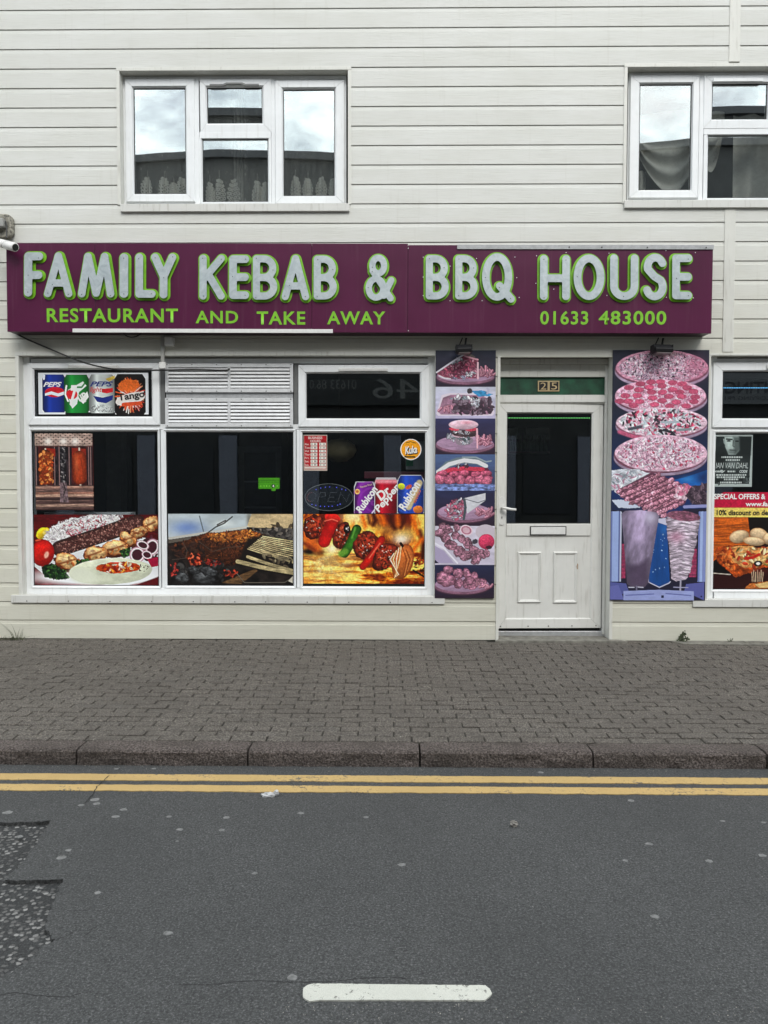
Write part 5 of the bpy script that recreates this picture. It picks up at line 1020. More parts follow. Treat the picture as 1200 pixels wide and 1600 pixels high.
for i in range(13):
    for j in range(9):
        x, y = 190 + i * 56 + j * 44, 245 - i * 24 + j * 38; P = np.array(KP); ins = False
        for (ax, ay), (bx, by) in zip(P, np.roll(P, -1, 0)):
            if (ay > y + OY) != (by > y + OY) and x < (bx - ax) * (y + OY - ay) / (by - ay) + ax: ins = not ins
        if ins: c_ = np.array(PK[(i * 3 + j * 5) % 3] if False else (196, 134, 150)) * r_.uniform(.72, 1.18); cv.sub(x, y + OY, 60, lambda q: q.chunk(x, y + OY, 38, 25, c_, (104, 56, 76), -27, i * 9 + j, .6, .9, .35))
for k in range(4): cv.line(o2([(170 + 120 * k, 270 + 60 * k), (560 + 110 * k, 70 + 62 * k)]), 4, (70, 34, 50))
cv.scatter(40, o2([(760, 180), (930, 180), (900, 330), (780, 300)]), 28, [(226, 170, 186), (200, 110, 140), (236, 210, 220)], 44, .6)
cv.poly(o2([(940, 190), (1100, 160), (1100, 400), (960, 380), (880, 290)]), (62, 48, 58), wob=20); cv.scatter(60, o2([(900, 220), (1090, 170), (1090, 390), (920, 340)]), 30, [(96, 78, 88), (56, 42, 52), (128, 106, 116), (40, 30, 40)], 45, .3); cv.line(o2([(870, 405), (1095, 395)]), 16, (150, 156, 206))
cv.poly(o2([(90, 440), (420, 440), (560, 500), (700, 530), (870, 430), (1100, 420), (1100, 1390), (90, 1390)]), (26, 26, 46))
for x0, x1, c_ in ((95, 120, (108, 124, 178)), (120, 185, (158, 180, 224)), (185, 200, (96, 112, 168)), (1015, 1035, (120, 136, 196)), (1035, 1065, (168, 190, 232)), (1065, 1100, (136, 152, 206))): cv.poly(o2([(x0, 455), (x1, 450), (x1, 1190), (x0, 1190)]), cv.tex(c_, .06, 80, 300, int(x0)))
cv.poly(o2([(200, 450), (215, 460), (215, 1190), (200, 1190)]), (206, 214, 232)); 
for k in range(26): y = OY + 800 + k * 14; cv.line([(222, y), (258, y)], 4.2, (186, 60, 100)); 
for k in range(20): y = OY + 850 + k * 15; cv.line([(930, y), (1000, y)], 4.6, (190, 66, 106))
cv.poly(o2([(1010, 440), (1020, 440), (1020, 1180), (1005, 1180)]), (14, 14, 26))
cv.poly(o2([(590, 565), (690, 600), (728, 1190), (700, 1215), (620, 1250), (515, 1200), (500, 1190)]), cv.tex((16, 72, 142), .14, 40, 200, 9)); cv.glow(660, OY + 640, 40, 60, (40, 120, 196), .6); cv.scatter(14, o2([(560, 600), (700, 620), (710, 1100), (530, 1100)]), 7, [(150, 190, 230)], 47, .7); cv.line(o2([(500, 1060), (505, 1195), (620, 1250), (720, 1205), (735, 1190)]), 5, (206, 208, 226)); cv.poly(o2([(600, 530), (680, 520), (690, 600), (600, 570)]), (206, 206, 226))
D1 = o2([(210, 480), (250, 448), (420, 440), (580, 465), (606, 500), (500, 1200), (470, 1245), (330, 1245), (280, 1215), (235, 700)])
t_ = np.clip((cv.Y - OY - 460) / 780, 0, 1); u = np.clip((cv.X - 210) / 390, 0, 1); dc = np.array((152, 138, 164.)) * (.66 + .52 * np.exp(-((u - .5) / .34) ** 2))[..., None] * (1.12 - .62 * t_ ** 1.6)[..., None]; dc = dc * (.72 + .56 * fbm(cv.X + cv.Y * .2, cv.Y, 34, 90, 51))[..., None]; cv.poly(D1, dc); cv.glow(520, OY + 520, 70, 70, (212, 208, 228), .75); cv.poly(o2([(270, 1020), (400, 1010), (500, 950), (495, 1200), (440, 1245), (310, 1240)]), cv.tex((84, 70, 92), .12, 60, 60, 8), soft=60)
D2 = o2([(675, 540), (700, 500), (1020, 500), (1035, 560), (985, 830), (940, 1100), (890, 1170), (800, 1185), (745, 1150), (720, 900)])
st_ = fbm(cv.X, cv.Y + 12 * np.sin(cv.X / 60), 60, 11, 55); dc = np.array((226, 210, 224.)) * (.55 + .62 * np.clip((st_ - .3) * 2.2, 0, 1))[..., None]; uu = np.clip((cv.X - 690) / 330, 0, 1); dc = dc * (.80 + .28 * np.sin(uu * math.pi))[..., None]; cv.poly(D2, dc, wob=14); cv.glow(790, OY + 720, 80, 60, (176, 90, 120), .45)
cv.ell(860, OY + 502, 172, 52, cv.tex((136, 84, 102), .45, 30, 12, 6), 6, wob=.3); cv.line(o2([(842, 1170), (840, 1280)]), 9, (172, 170, 186)); cv.line(o2([(380, 1240), (382, 1275)]), 8, (120, 118, 140))
cv.poly(o2([(95, 1195), (270, 1210), (300, 1290), (95, 1385)]), (84, 92, 156)); cv.poly(o2([(95, 1240), (190, 1225), (250, 1380), (95, 1380)]), (104, 110, 176)); cv.poly(o2([(1090, 1195), (900, 1215), (880, 1290), (1090, 1385)]), (92, 98, 166)); cv.poly(o2([(245, 1290), (620, 1275), (980, 1290), (985, 1390), (245, 1390)]), cv.tex((160, 172, 222), .06, 90, 30, 3)); cv.line(o2([(270, 1335), (560, 1320)]), 6, (104, 116, 176)); cv.line(o2([(690, 1315), (950, 1335)]), 6, (104, 116, 176)); cv.poly(o2([(642, 1335), (668, 1335), (668, 1362), (642, 1362)]), (26, 32, 62)); cv.ell(1060, OY + 1345, 9, 9, (24, 26, 60))
cv.line(o2([(300, 1250), (355, 1250)]), 5, (206, 206, 222)); cv.line(o2([(395, 1248), (450, 1250)]), 5, (206, 206, 222)); cv.line(o2([(770, 1248), (920, 1252)]), 5, (170, 170, 200))
cv.c = cv.c * .87 + np.array((178, 166, 192.)) * .13; cv.fin = (.2, .11); cv.build('print', PY, pz)

# ---------- offers print in the right window
z = (1090, 740, 5.714); cv = Cv(1114, 769, 1330, 921, (52, 18, 18), z, 1.3)
cv.poly([(120, 165), (1400, 165), (1400, 306), (120, 306)], cv.tex((196, 30, 72), .08, 90, 90, 3)); cv.poly([(120, 306), (1400, 306), (1400, 388), (120, 388)], cv.tex((238, 216, 118), .05, 90, 60, 4))
cv.poly([(120, 388), (460, 388), (480, 640), (330, 640), (140, 800), (120, 800)], cv.tex((196, 100, 34), .28, 120, 12, 5)); [cv.line([(125, y + 16), (480, y)], 2.5, (132, 58, 20)) for y in (455, 530, 545, 600)]; cv.poly([(445, 388), (1400, 388), (1400, 650), (480, 640)], (22, 16, 14)); cv.poly([(120, 800), (330, 640), (1400, 640), (1400, 1045), (120, 1045)], (54, 20, 20)); cv.poly([(120, 790), (200, 760), (340, 900), (120, 880)], (18, 14, 14)); cv.line([(122, 888), (300, 902)], 4, (186, 176, 166))
for x, y, a, b_, ro in ((372, 562, 90, 58, -12), (545, 545, 82, 60, 14), (640, 580, 60, 54, 0), (505, 603, 100, 40, 6), (760, 560, 90, 60, 0)): cv.ell(x, y, a, b_, cv.tex((216, 190, 154), .12, 60, 40, int(x)), ro, shade=.45, rim=(150, 112, 76))
PZ = [(150, 700), (190, 655), (300, 640), (500, 660), (1200, 640), (1200, 800), (620, 830), (500, 880), (350, 925), (300, 890), (190, 800)]
cv.poly(PZ, cv.tex((172, 78, 30), .45, 30, 24, 8), wob=14); cv.poly([(250, 650), (560, 655), (1200, 640), (1200, 780), (640, 800), (480, 850), (330, 800), (280, 730)], cv.tex((206, 150, 92), .4, 40, 24, 9), wob=20)
cv.scatter(150, [(270, 670), (1180, 650), (1180, 780), (480, 830), (320, 770)], 25, [(226, 190, 130), (190, 70, 44), (240, 218, 170), (160, 60, 36), (206, 140, 80), (120, 120, 60)], 11, .5); cv.scatter(70, [(160, 700), (290, 680), (340, 850), (300, 880)], 22, [(206, 104, 44), (146, 60, 24), (224, 134, 70)], 12, .6); cv.line([(430, 760), (500, 748), (552, 722)], 13, (196, 44, 34)); cv.ell(545, 802, 38, 26, (24, 20, 20)); cv.ell(545, 803, 18, 13, (236, 232, 222)); cv.glow(560, 870, 60, 24, (120, 44, 34), .7)
for k in range(7): cv.line([(490 + k * 17, 880 - (k % 2) * 20), (496 + k * 15, 965)], 2.6, (206, 176, 150))
cv.poly([(430, 1030), (470, 985), (629, 960), (1000, 950), (1000, 1045), (430, 1045)], cv.tex((186, 112, 56), .4, 30, 20, 13), wob=12); cv.poly([(520, 990), (640, 965), (1000, 960), (1000, 1010), (560, 1020)], (222, 190, 130))
k = ~((cv.Y < 228 - (cv.X - 128) * .62) & (cv.X < 235) | (cv.X < 132 + (cv.Y < 200) * 8))
t = tag(cv.build('offers_print', YP, keep=k), 'red and yellow special offers print over a pizza photo, right window', 'window print')
put_text('lettering', 'SPECIAL OFFERS &', zr(z, 148, 180, 606, 229), YP - .0016, INK_W, t, .03); put_text('lettering', 'www.fa', zr(z, 428, 250, 628, 292), YP - .0016, INK_W, t, .03); put_text('lettering', '10% discount on de', zr(z, 170, 324, 629, 372), YP - .0016, INK_K, t, .03)

# ---------- black and white event poster
z = (1090, 540, 7.273); cv = Cv(1114.5, 679.5, 1175.5, 760.5, (176, 186, 184), z, 2.0)
cv.poly([(205, 1032), (608, 1036), (590, 1572), (190, 1572)], cv.tex((42, 50, 50), .35, 120, 120, 3)); cv.poly([(300, 1035), (470, 1035), (480, 1180), (430, 1240), (350, 1240), (310, 1150)], cv.tex((176, 190, 186), .12, 60, 60, 5), soft=14); cv.poly([(400, 1035), (490, 1040), (480, 1190), (420, 1235), (405, 1130)], (98, 108, 106), soft=34); cv.poly([(470, 1035), (605, 1036), (600, 1240), (480, 1240)], (34, 42, 42), soft=30)
cv.line([(325, 1062), (385, 1066)], 8, (40, 46, 46), soft=8); cv.ell(350, 1084, 24, 9, (36, 42, 42)); cv.ell(444, 1086, 22, 9, (40, 46, 46)); cv.line([(402, 1080), (398, 1140), (415, 1150)], 5, (80, 88, 86), soft=8); cv.line([(365, 1186), (425, 1188)], 6, (70, 78, 76), soft=8); cv.glow(395, 1210, 60, 30, (60, 66, 66), .55); cv.poly([(285, 1060), (305, 1060), (312, 1130), (295, 1110)], (150, 162, 160)); cv.glow(400, 1350, 90, 60, (150, 160, 158), .6)
cv.scatter(60, [(200, 1480), (590, 1480), (585, 1565), (195, 1565)], 26, [(60, 68, 68), (34, 40, 40), (84, 92, 92)], 5, .3)
t = tag(cv.build('event_poster', YP), 'small black and white event poster with a face, right window', 'poster')
gk = flat('ink_grey', (196, 206, 204))
for s_, a, b_, c, d, bo in (('IAN VAN DAHL', 206, 1330, 575, 1395, -.004), ('THIS EASTER', 272, 1255, 515, 1284, .02), ('SUMMER PARTY', 320, 1290, 480, 1310, 0), ('cally', 196, 1412, 315, 1448, .05), ('John', 340, 1408, 430, 1448, .02), ('CODE', 475, 1414, 568, 1446, .04), ('Marc Brannock   Ben & Tanmoy', 212, 1460, 552, 1482, .01), ('Live at the PLAZA 2019', 218, 1488, 536, 1506, .01), ('At Newbury The Works', 300, 1512, 466, 1530, .01), ('www.tickets', 256, 1548, 506, 1564, .01))[:1] + (('cally', 196, 1412, 315, 1448, .05), ('CODE', 475, 1414, 568, 1446, .04)): put_text('lettering', s_, zr(z, a, b_, c, d), YP - .0016, gk, t, bo, .25)
for y, a, b_ in ((1268, 272, 515), (1300, 320, 480), (1470, 212, 552), (1496, 218, 536), (1520, 300, 466), (1556, 256, 506), (1430, 340, 430)):
    m = MB(); x = a; r_ = random.Random(y)
    while x < b_: w_ = r_.uniform(8, 26); p_ = rect(*zr(z, x, y - 9, min(b_, x + w_), y + 9), YP - .0016); m.box(p_[0], p_[1], YP - .0017, YP - .0014, p_[2], p_[3]); x += w_ + 7
    m.build('small_print', gk, t)

# ================================================================== INSIDE, JUST VISIBLE THROUGH THE GLASS
LG, LC = m_led('led_strip_green', (.25, 1., .25), 1.1), m_led('led_strip_cyan', (.15, .55, 1.), 1.6)
def ledstrip(a, b_, py, y, mat, label):
    p, q = W(a, py, y), W(b_, py, y); t = thing('light_strip', label, 'light strip', tuple(p)); m = MB(); n_ = int((q.x - p.x) / .016)
    for k in range(n_): m.box(p.x + k * .016, p.x + k * .016 + .009, y, y + .004, p.z - .003, p.z + .003)
    m.build('light_point', mat, t); MB().box(p.x, q.x, y + .0045, y + .008, p.z - .007, p.z + .007).build('backing_tape', BLACK, t)
ledstrip(793, 923, 653, .75, LG, 'thin green light strip seen through the top of the door glass'); ledstrip(1120, 1340, 606, .45, LC, 'thin blue light strip seen through the upper right shop light')
SHADE = simple('beige_lampshade', (.42, .33, .17), .7)
c = W(530, 704, 1.1); pl_ = thing('pendant_lamp', 'beige pendant lamp shade hanging inside behind the hours card', 'lamp', tuple(c)); pr = [(0.0, .12), (.09, .11), (.16, .06), (.18, 0), (.15, -.06), (.08, -.11), (.01, -.12)]; n_ = 20
MB().add([(c.x + r_ * math.cos(6.2832 * k / n_), c.y + r_ * math.sin(6.2832 * k / n_), c.z + h) for r_, h in pr for k in range(n_)], [(i * n_ + k, i * n_ + (k + 1) % n_, (i + 1) * n_ + (k + 1) % n_, (i + 1) * n_ + k) for i in range(6) for k in range(n_)]).build('shade', SHADE, pl_, smooth=True); MB().tube([(c.x, c.y, c.z + .1), (c.x, c.y, 2.98)], .006, 6).build('flex', CABLEM, pl_)
ct = thing('counter', 'maroon topped counter inside behind the drink can cutouts', 'counter', (W(640, 740, .9).x, .9, 0)); a, b_ = W(560, 738, .9), W(760, 748, .9); MB().box(a.x + .1, b_.x, .9, 1.5, 0, b_.z).build('front', simple('counter_dark', (.03, .02, .02), .5), ct); MB().box(a.x + .06, b_.x + .03, .86, 1.54, b_.z + .001, b_.z + .07).build('top', simple('counter_maroon', (.16, .03, .045), .4), ct, bevel=.005)
a, b_ = W(634, 690, 1.0), W(664, 736, 1.0); tb = thing('cup_stack', 'pale tub with green label on the counter inside', 'tub', (a.x, 1.0, b_.z)); MB().box(a.x, b_.x, .95, 1.1, b_.z + .01, a.z).build('body', simple('tub_pale', (.36, .38, .37), .5), tb, bevel=.01); p = W(634.5, 728, .94); MB().box(p.x, p.x + .07, .94, .949, p.z, p.z + .11).build('tub_label', simple('tub_green', (.02, .20, .09), .5), tb)
a, b_ = W(792, 668, 2.2), W(860, 690, 2.2); fr = thing('menu_board', 'faint pale menu boards high on the inner wall behind the door glass', 'board', (a.x, 2.2, b_.z))
for u0, u1 in ((792, 809), (822, 858)): p = rect(u0, 669, u1, 686, 2.2); MB().box(p[0], p[1], 2.2, 2.23, p[2], p[3]).build('panel', simple('menu_pale', (.34, .36, .32), .6), fr)
sh = thing('bottle_shelf', 'shelf of small bottles glimpsed through the door glass', 'shelf', tuple(W(830, 708, 2.1))); p = rect(795, 706, 858, 709, 2.1); MB().box(p[0], p[1], 2.05, 2.3, p[2], p[3]).build('plank', simple('shelf_wood', (.12, .10, .08), .5), sh)
for k in range(9): x = p[0] + .04 + k * (p[1] - p[0] - .08) / 8; MB().tube([(x, 2.12, p[3] + .001), (x, 2.12, p[3] + .11), (x, 2.12, p[3] + .14), (x, 2.12, p[3] + .19)], [.028, .028, .011, .011], 8).build('bottle', simple('bottle_glass', (.10, .16, .10), .2, 0, .3, 8) if k == 0 else MATS['bottle_glass'], sh)

a, b_ = W(70, 800.5, .30), W(205, 804, .30); wl_ = thing('window_ledge', 'pale ledge board inside the left pane just above the platter picture', 'ledge', (a.x, .34, b_.z)); MB().box(a.x, b_.x, .28, .42, b_.z - .02, a.z).build('board', simple('ledge_white', (.5, .5, .49), .5), wl_, bevel=.004); MB().box(a.x + .04, a.x + .08, .30, .40, 0, b_.z - .021).build('leg', DARKGREY, wl_)
a, b_ = W(165, 725, 1.6), W(190, 800, 1.6); pc = thing('inner_post', 'dim pale post inside the left pane', 'post', (a.x, 1.6, 0)); MB().box(a.x, b_.x, 1.6, 1.8, 0, 2.98).build('shaft', simple('post_paint', (.16, .15, .14), .6), pc, bevel=.01); MB().box(a.x - .03, b_.x + .03, 1.57, 1.83, 0, .12).build('plinth', DARKGREY, pc)
a, b_ = W(372, 690, 2.6), W(440, 800, 2.6); fg = thing('drinks_fridge', 'dark drinks fridge deep inside behind the middle pane', 'fridge', (a.x, 2.6, 0)); MB().box(a.x, b_.x, 2.62, 3.2, 0, 2.05).build('cabinet', simple('fridge_grey', (.10, .10, .12), .4), fg, bevel=.01)
MB().frame((a.x, b_.x, .2, 1.85), (a.x + .07, b_.x - .07, .28, 1.78), [(0, 2.619), (0, 2.59), (1, 2.59), (1, 2.619)], 0).build('door', simple('fridge_frame', (.32, .33, .35), .4), fg)
for k in range(4): MB().box(a.x + .075, b_.x - .075, 2.595, 2.618, .45 + k * .32, .47 + k * .32).build('shelf', ALU, fg)

# ---------- curtains upstairs
def m_lace():
    b = NB('lace'); a = b.n('ShaderNodeAttribute', attribute_name='print'); b.set((.78, .76, .70), .9); tr = b.n('ShaderNodeBsdfTransparent'); mx = b.n('ShaderNodeMixShader')
    b.l(a.outputs['Fac'], mx.inputs[0]); b.l(tr.outputs[0], mx.inputs[1]); b.l(b.b.outputs[0], mx.inputs[2]); b.l(mx.outputs[0], b.o.inputs[0]); return b.m
cv = Cv(196, 118, 540, 320, (0, 0, 0), (0, 0, 1.), 2.0); g_ = .12 + .14 * fbm(cv.X, cv.Y, 5, 30, 3) + .10 * np.clip((fbm(cv.X, cv.Y, 6, 9, 5) - .5) * 4, 0, 1); col = np.clip((cv.X - 356) / 20, 0, 1) * np.clip((386 - cv.X) / 10, 0, 1); g_ = g_ + .35 * col * (.6 + .4 * np.sin(cv.X * 1.1))
def motif(x, y, w, h):
    for k in range(6):
        t = k / 5; yy = y - h * (1 - t) ; ww = w * (.12 + .88 * math.sin(math.pi * (.04 + .66 * t)))
        for s_ in (-1, 1):
            for q in (.35, .85): cx, cy = x + s_ * ww * q, yy; d = np.abs(np.hypot(cv.X - cx, (cv.Y - cy) * 1.1) - 2.3); g_[:] = np.maximum(g_, 1.0 * np.clip(1.5 - d, 0, 1))
    d = np.abs(cv.X - x) + 50 * ((cv.Y > y) | (cv.Y < y - h * 1.5)); g_[:] = np.maximum(g_, .55 * np.clip(1 - d, 0, 1))
for x, w, h in ((229, 7, 27), (256, 8, 26), (271, 5, 18), (284, 8, 25), (328, 5, 28), (343, 8, 33), (365, 8, 34), (402, 7, 30), (414, 6, 28), (462, 7, 26), (481, 6, 24), (502, 7, 25), (520, 5, 22)): motif(x, 316 if 310 < x < 425 else 305, w, h)
cv.c = np.repeat(np.clip(g_, 0, 1)[..., None], 3, 2) * 255
def _raw(c): return c
yl = .24; _l = lin; lin = lambda c: np.asarray(c, float) / 255.0 / PGAIN
cur = cv.build('lace_curtain', yl, mat=m_lace(), raw=True, curl=lambda s: .018 * np.sin(s.X * .42) + .008 * np.sin(s.X * 1.13)); lin = _l
tag(cur, 'patterned lace net curtain behind the left upper window', 'curtain')
VOILE = simple('grey_voile', (.72, .70, .64), .9, 0, .1, 20)
def sheet(name, fn, nu, nv, mat, parent):
    v = [tuple(fn(i / nu, j / nv)) for j in range(nv + 1) for i in range(nu + 1)]; f = [(j * (nu + 1) + i, j * (nu + 1) + i + 1, (j + 1) * (nu + 1) + i + 1, (j + 1) * (nu + 1) + i) for j in range(nv) for i in range(nu)]
    return MB().add(v, f).build(name, mat, parent, smooth=True, fix=False)
sw = thing('swag_curtain', 'pale draped swag curtain with hanging tails behind the right upper window', 'curtain', tuple(W(1090, 320, .3)))
def swag(x0, x1, y0, sag, amp):
    A, B_ = W(x0, y0, .30), W(x1, y0 - 8, .30); sg_ = sag / 175.
    def fn(u, v):
        c = 4 * u * (1 - u); p = A.lerp(B_, u); d_ = c ** .8 * sg_ * (v ** .9) + .05 * v + .02 * math.sin(u * 9 + v * 3) * v
        return (p.x, .30 - .05 * c + amp * math.sin(v * 26 + 2.2 * math.sin(u * 3.1) + u * 4) * (.35 + .65 * c), p.z - d_)
    return fn
sheet('swag', swag(985, 1106, 182, 118, .026), 46, 60, VOILE, sw); sheet('swag', swag(1082, 1132, 184, 82, .018), 24, 40, VOILE, sw)
def tail(x0, x1, y0, y1, n_, amp, lean):
    A, B_ = W(x0, y0, .33), W(x1, y0, .33); zb = W(x0, y1, .33).z
    def fn(u, v): return (A.x + (B_.x - A.x) * u * (1 - .12 * v) + lean * v, .33 + amp * math.sin(u * n_ + 1.2 * v), A.z + (zb - A.z) * v + .02 * math.sin(u * n_ * .7) * v)
    return fn
sheet('curtain_tail', tail(1146, 1225, 180, 330, 13, .028, .02), 50, 24, VOILE, sw); sheet('curtain_tail', tail(1240, 1330, 130, 330, 15, .028, 0), 50, 24, VOILE, sw); sheet('curtain_tail', tail(990, 1010, 268, 330, 8, .02, .01), 20, 12, VOILE, sw)

# ================================================================== GROUND
Z_ROAD, Y_KERB, Y_KB = -.105, -2.815, -2.665
def pave_z(y): return .0075 * y - .002
BRICK = m_brick(); KERBM = m_kerb(); ASPH = m_asphalt('asphalt', (.036, .037, .037), (.077, .078, .0775)); OLD = m_asphalt('old_asphalt', (.020, .0205, .021), (.045, .046, .046), 1.0)
SAND = simple('joint_sand', (.050, .045, .036), .95, 0, .4, 30, .5)
# pavement bed and bricks
m = MB(); m.xprism(-14, 14, [(.3, -.14), (.3, pave_z(0) - .009), (Y_KB, pave_z(Y_KB) - .009), (Y_KB, -.14)])
pav = m.build('pavement', SAND); tag(pav, 'grey brown brick pavement in front of the shop', kind='structure')
BL, BD, JT = .200, .0805, .0054
def brick_mesh(seed):
    r_ = random.Random(seed); l, d, h, c = BL / 2 - JT / 2, BD / 2 - JT / 2, .03, .004
    v = []
    for z, k in ((-h, 0), (-c, 0), (0, c)):
        for sx, sy in ((-1, -1), (1, -1), (1, 1), (-1, 1)): v.append((sx * (l - k) + r_.uniform(-.0012, .0012), sy * (d - k) + r_.uniform(-.001, .001), z + (r_.uniform(-.0012, .0008) if z == 0 else 0)))
    f = [(8, 9, 10, 11)]
    for k in (0, 4):
        for i in range(4): f.append((k + i, k + (i + 1) % 4, k + 4 + (i + 1) % 4, k + 4 + i))
    return v, f
variants = [brick_mesh(s) for s in range(8)]
vm = []
for v, f in variants:
    me = bpy.data.meshes.new('brick'); me.from_pydata(v, [], f); me.materials.append(BRICK); vm.append(me)
spots = []; rb = random.Random(5)
nrow = int((-.012 - Y_KB) / (BD + .003))
pitch = (-.004 - Y_KB - .004) / nrow
drift = 0.
for r in range(nrow):
    y0 = Y_KB + .002 + pitch * (r + .5); drift += rb.uniform(-.012, .012)
    off = (r % 2) * BL / 2 + drift
    for k in range(-62, 63):
        x = k * (BL + .0025) + off
        if abs(x) > 11.5: continue
        y = y0 + .022 * math.sin(x * 1.1 + r * .06) * (r / nrow) * (1 - r / nrow) * 2 + rb.uniform(-.0022, .0022)
        if jx0 - .03 < x < jx1 + .12 and y > -.14 and y > -.10: continue
        spots.append((x + rb.uniform(-.002, .002), y, pave_z(y) + rb.uniform(-.003, .0018) + .004 * mnoise.noise((x * 1.3, y * 1.6, 0)), rb.randrange(8), rb.uniform(-.012, .012), rb.uniform(-.012, .012), rb.uniform(-.010, .010) ))
def infr(s_):
    v = _M3.transposed() @ (Vector(s_[:3]) - _C); return abs(v.x / -v.z) < .515
near = sorted([s_ for s_ in spots if infr(s_)], key=lambda s_: s_[1])[:300]
ns = set(id(s_) for s_ in near)
for s_ in near:
    o = bpy.data.objects.new('brick', vm[s_[3]]); o.location = s_[:3]; o.rotation_euler = (s_[5], s_[6] * .5, s_[4]); link(o, pav)
m = MB()
for s_ in spots:
    if id(s_) in ns: continue
    T = Matrix.Translation(s_[:3]) @ Matrix.Rotation(s_[4], 4, 'Z') @ Matrix.Rotation(s_[5], 4, 'X')
    v, f = variants[s_[3]]; m.add([T @ Vector(q) for q in v], f)
tag(m.build('brick', BRICK, pav, fix=False), kind='stuff')

# kerb stones, 914 mm long
kerb = bpy.data.objects.new('kerb', None); link(kerb); tag(kerb, 'rough reddish granite kerb along the road', kind='structure')
KL = .921; j0 = G(118, 1180, -.05).x
for k in range(-9, 10):
    x0 = j0 + k * KL + .005; x1 = x0 + KL - .010; rk = random.Random(k + 40); nx, prof = 70, []
    P_ = [(Y_KB + .002, -.16), (Y_KB + .002, -.028), (Y_KB - .012, -.020), (Y_KB - .07, -.018), (Y_KB - .128, -.018), (Y_KB - .147, -.023), (Y_KB - .155, -.034), (Y_KB - .156, -.07), (Y_KB - .156, -.108), (Y_KB - .156, -.16)]
    v, f = [], []
    for i in range(nx + 1):
        x = x0 + (x1 - x0) * i / nx; e = min(i, nx - i) / nx * 2; ed = .006 * max(0, 1 - e * 14)
        for j, (y, z) in enumerate(P_):
            n_ = mnoise.noise((x * 14, y * 22 + k, z * 22)) * .007 + mnoise.noise((x * 45, y * 50, z * 50 + k)) * .005
            ff = 0 if j in (0, 9) else (1.0 if j >= 4 else .35)
            v.append((x, y + ed * (j >= 4) + n_ * ff * (j >= 5) , z - ed * (j < 6) + n_ * ff * (.8 if j < 6 else .1)))
    n_p = len(P_)
    for i in range(nx):
        for j in range(n_p - 1): f.append((i * n_p + j, i * n_p + j + 1, (i + 1) * n_p + j + 1, (i + 1) * n_p + j))
    f += [tuple(range(n_p)), tuple(range(nx * n_p, (nx + 1) * n_p))[::-1]]
    o = MB().add(v, f).build('kerb_stone', KERBM, kerb, smooth=False)
    o.rotation_euler = (0, 0, 0); o.location.z += rk.uniform(-.002, .002)

# road: old layer, then the newer overlay with a broken-out edge at the left
road = MB().box(-80, 80, Y_KERB - 3.72, Y_KB - .01, -.4, Z_ROAD - .016).build('road', OLD); tag(road, 'dark grey asphalt road with worn patch', kind='structure')
edge_px = [(-80, 1287), (-30, 1285), (20, 1284.5), (55, 1284), (78, 1282.5), (73, 1293), (63, 1305), (55, 1320), (44, 1333), (33, 1350), (18, 1365), (8, 1374), (40, 1375.5), (60, 1375), (99, 1373), (96, 1383), (88, 1396), (84, 1412), (76, 1430), (70, 1446), (78, 1460), (86, 1470), (70, 1478), (56, 1488), (46, 1500), (30, 1510), (14, 1520), (-6, 1532), (-60, 1550), (-140, 1575)]
re_ = random.Random(2); E = []
for (a, b_), (c, d) in zip(edge_px[:-1], edge_px[1:]):
    for k in range(5):
        t = k / 5; w_ = G(a + (c - a) * t, b_ + (d - b_) * t, Z_ROAD); E.append((w_.x + re_.uniform(-.006, .006), w_.y + re_.uniform(-.006, .006)))
YN, YF_ = Y_KERB - .002, Y_KERB - 3.70
def top_poly(poly, name, mat, z0, z1, parent):
    bm = bmesh.new(); vs = [bm.verts.new((x, y, z1)) for x, y in poly]; f_ = bm.faces.new(vs); bm.normal_update()
    if f_.normal.z < 0: f_.normal_flip()
    r_ = bmesh.ops.extrude_face_region(bm, geom=[f_]); bmesh.ops.translate(bm, vec=(0, 0, z0 - z1), verts=[q for q in r_['geom'] if isinstance(q, bmesh.types.BMVert)])
    bmesh.ops.triangulate(bm, faces=bm.faces); bmesh.ops.recalc_face_normals(bm, faces=bm.faces)
    me = bpy.data.meshes.new(name); bm.to_mesh(me); bm.free(); me.materials.append(mat); o = bpy.data.objects.new(name, me); g_ = org(parent); return link(o, parent, g_)
notch = E
xl = E[0][0]
poly = [(80, YN), (xl - .4, YN)] + [(xl - .4, E[0][1])] + notch + [(E[-1][0], YF_), (80, YF_)]
top_poly(poly, 'asphalt_overlay', ASPH, Z_ROAD - .03, Z_ROAD, road)
top_poly([(xl - .41, YN), (-80, YN), (-80, YF_), (E[-1][0] - .01, YF_), (E[-1][0] - .01, E[-1][1]), (xl - .41, E[0][1])], 'asphalt_overlay', ASPH, Z_ROAD - .03, Z_ROAD, road)
# channel strip by the kerb
CH = m_asphalt('channel_asphalt', (.060, .061, .060), (.105, .105, .102))
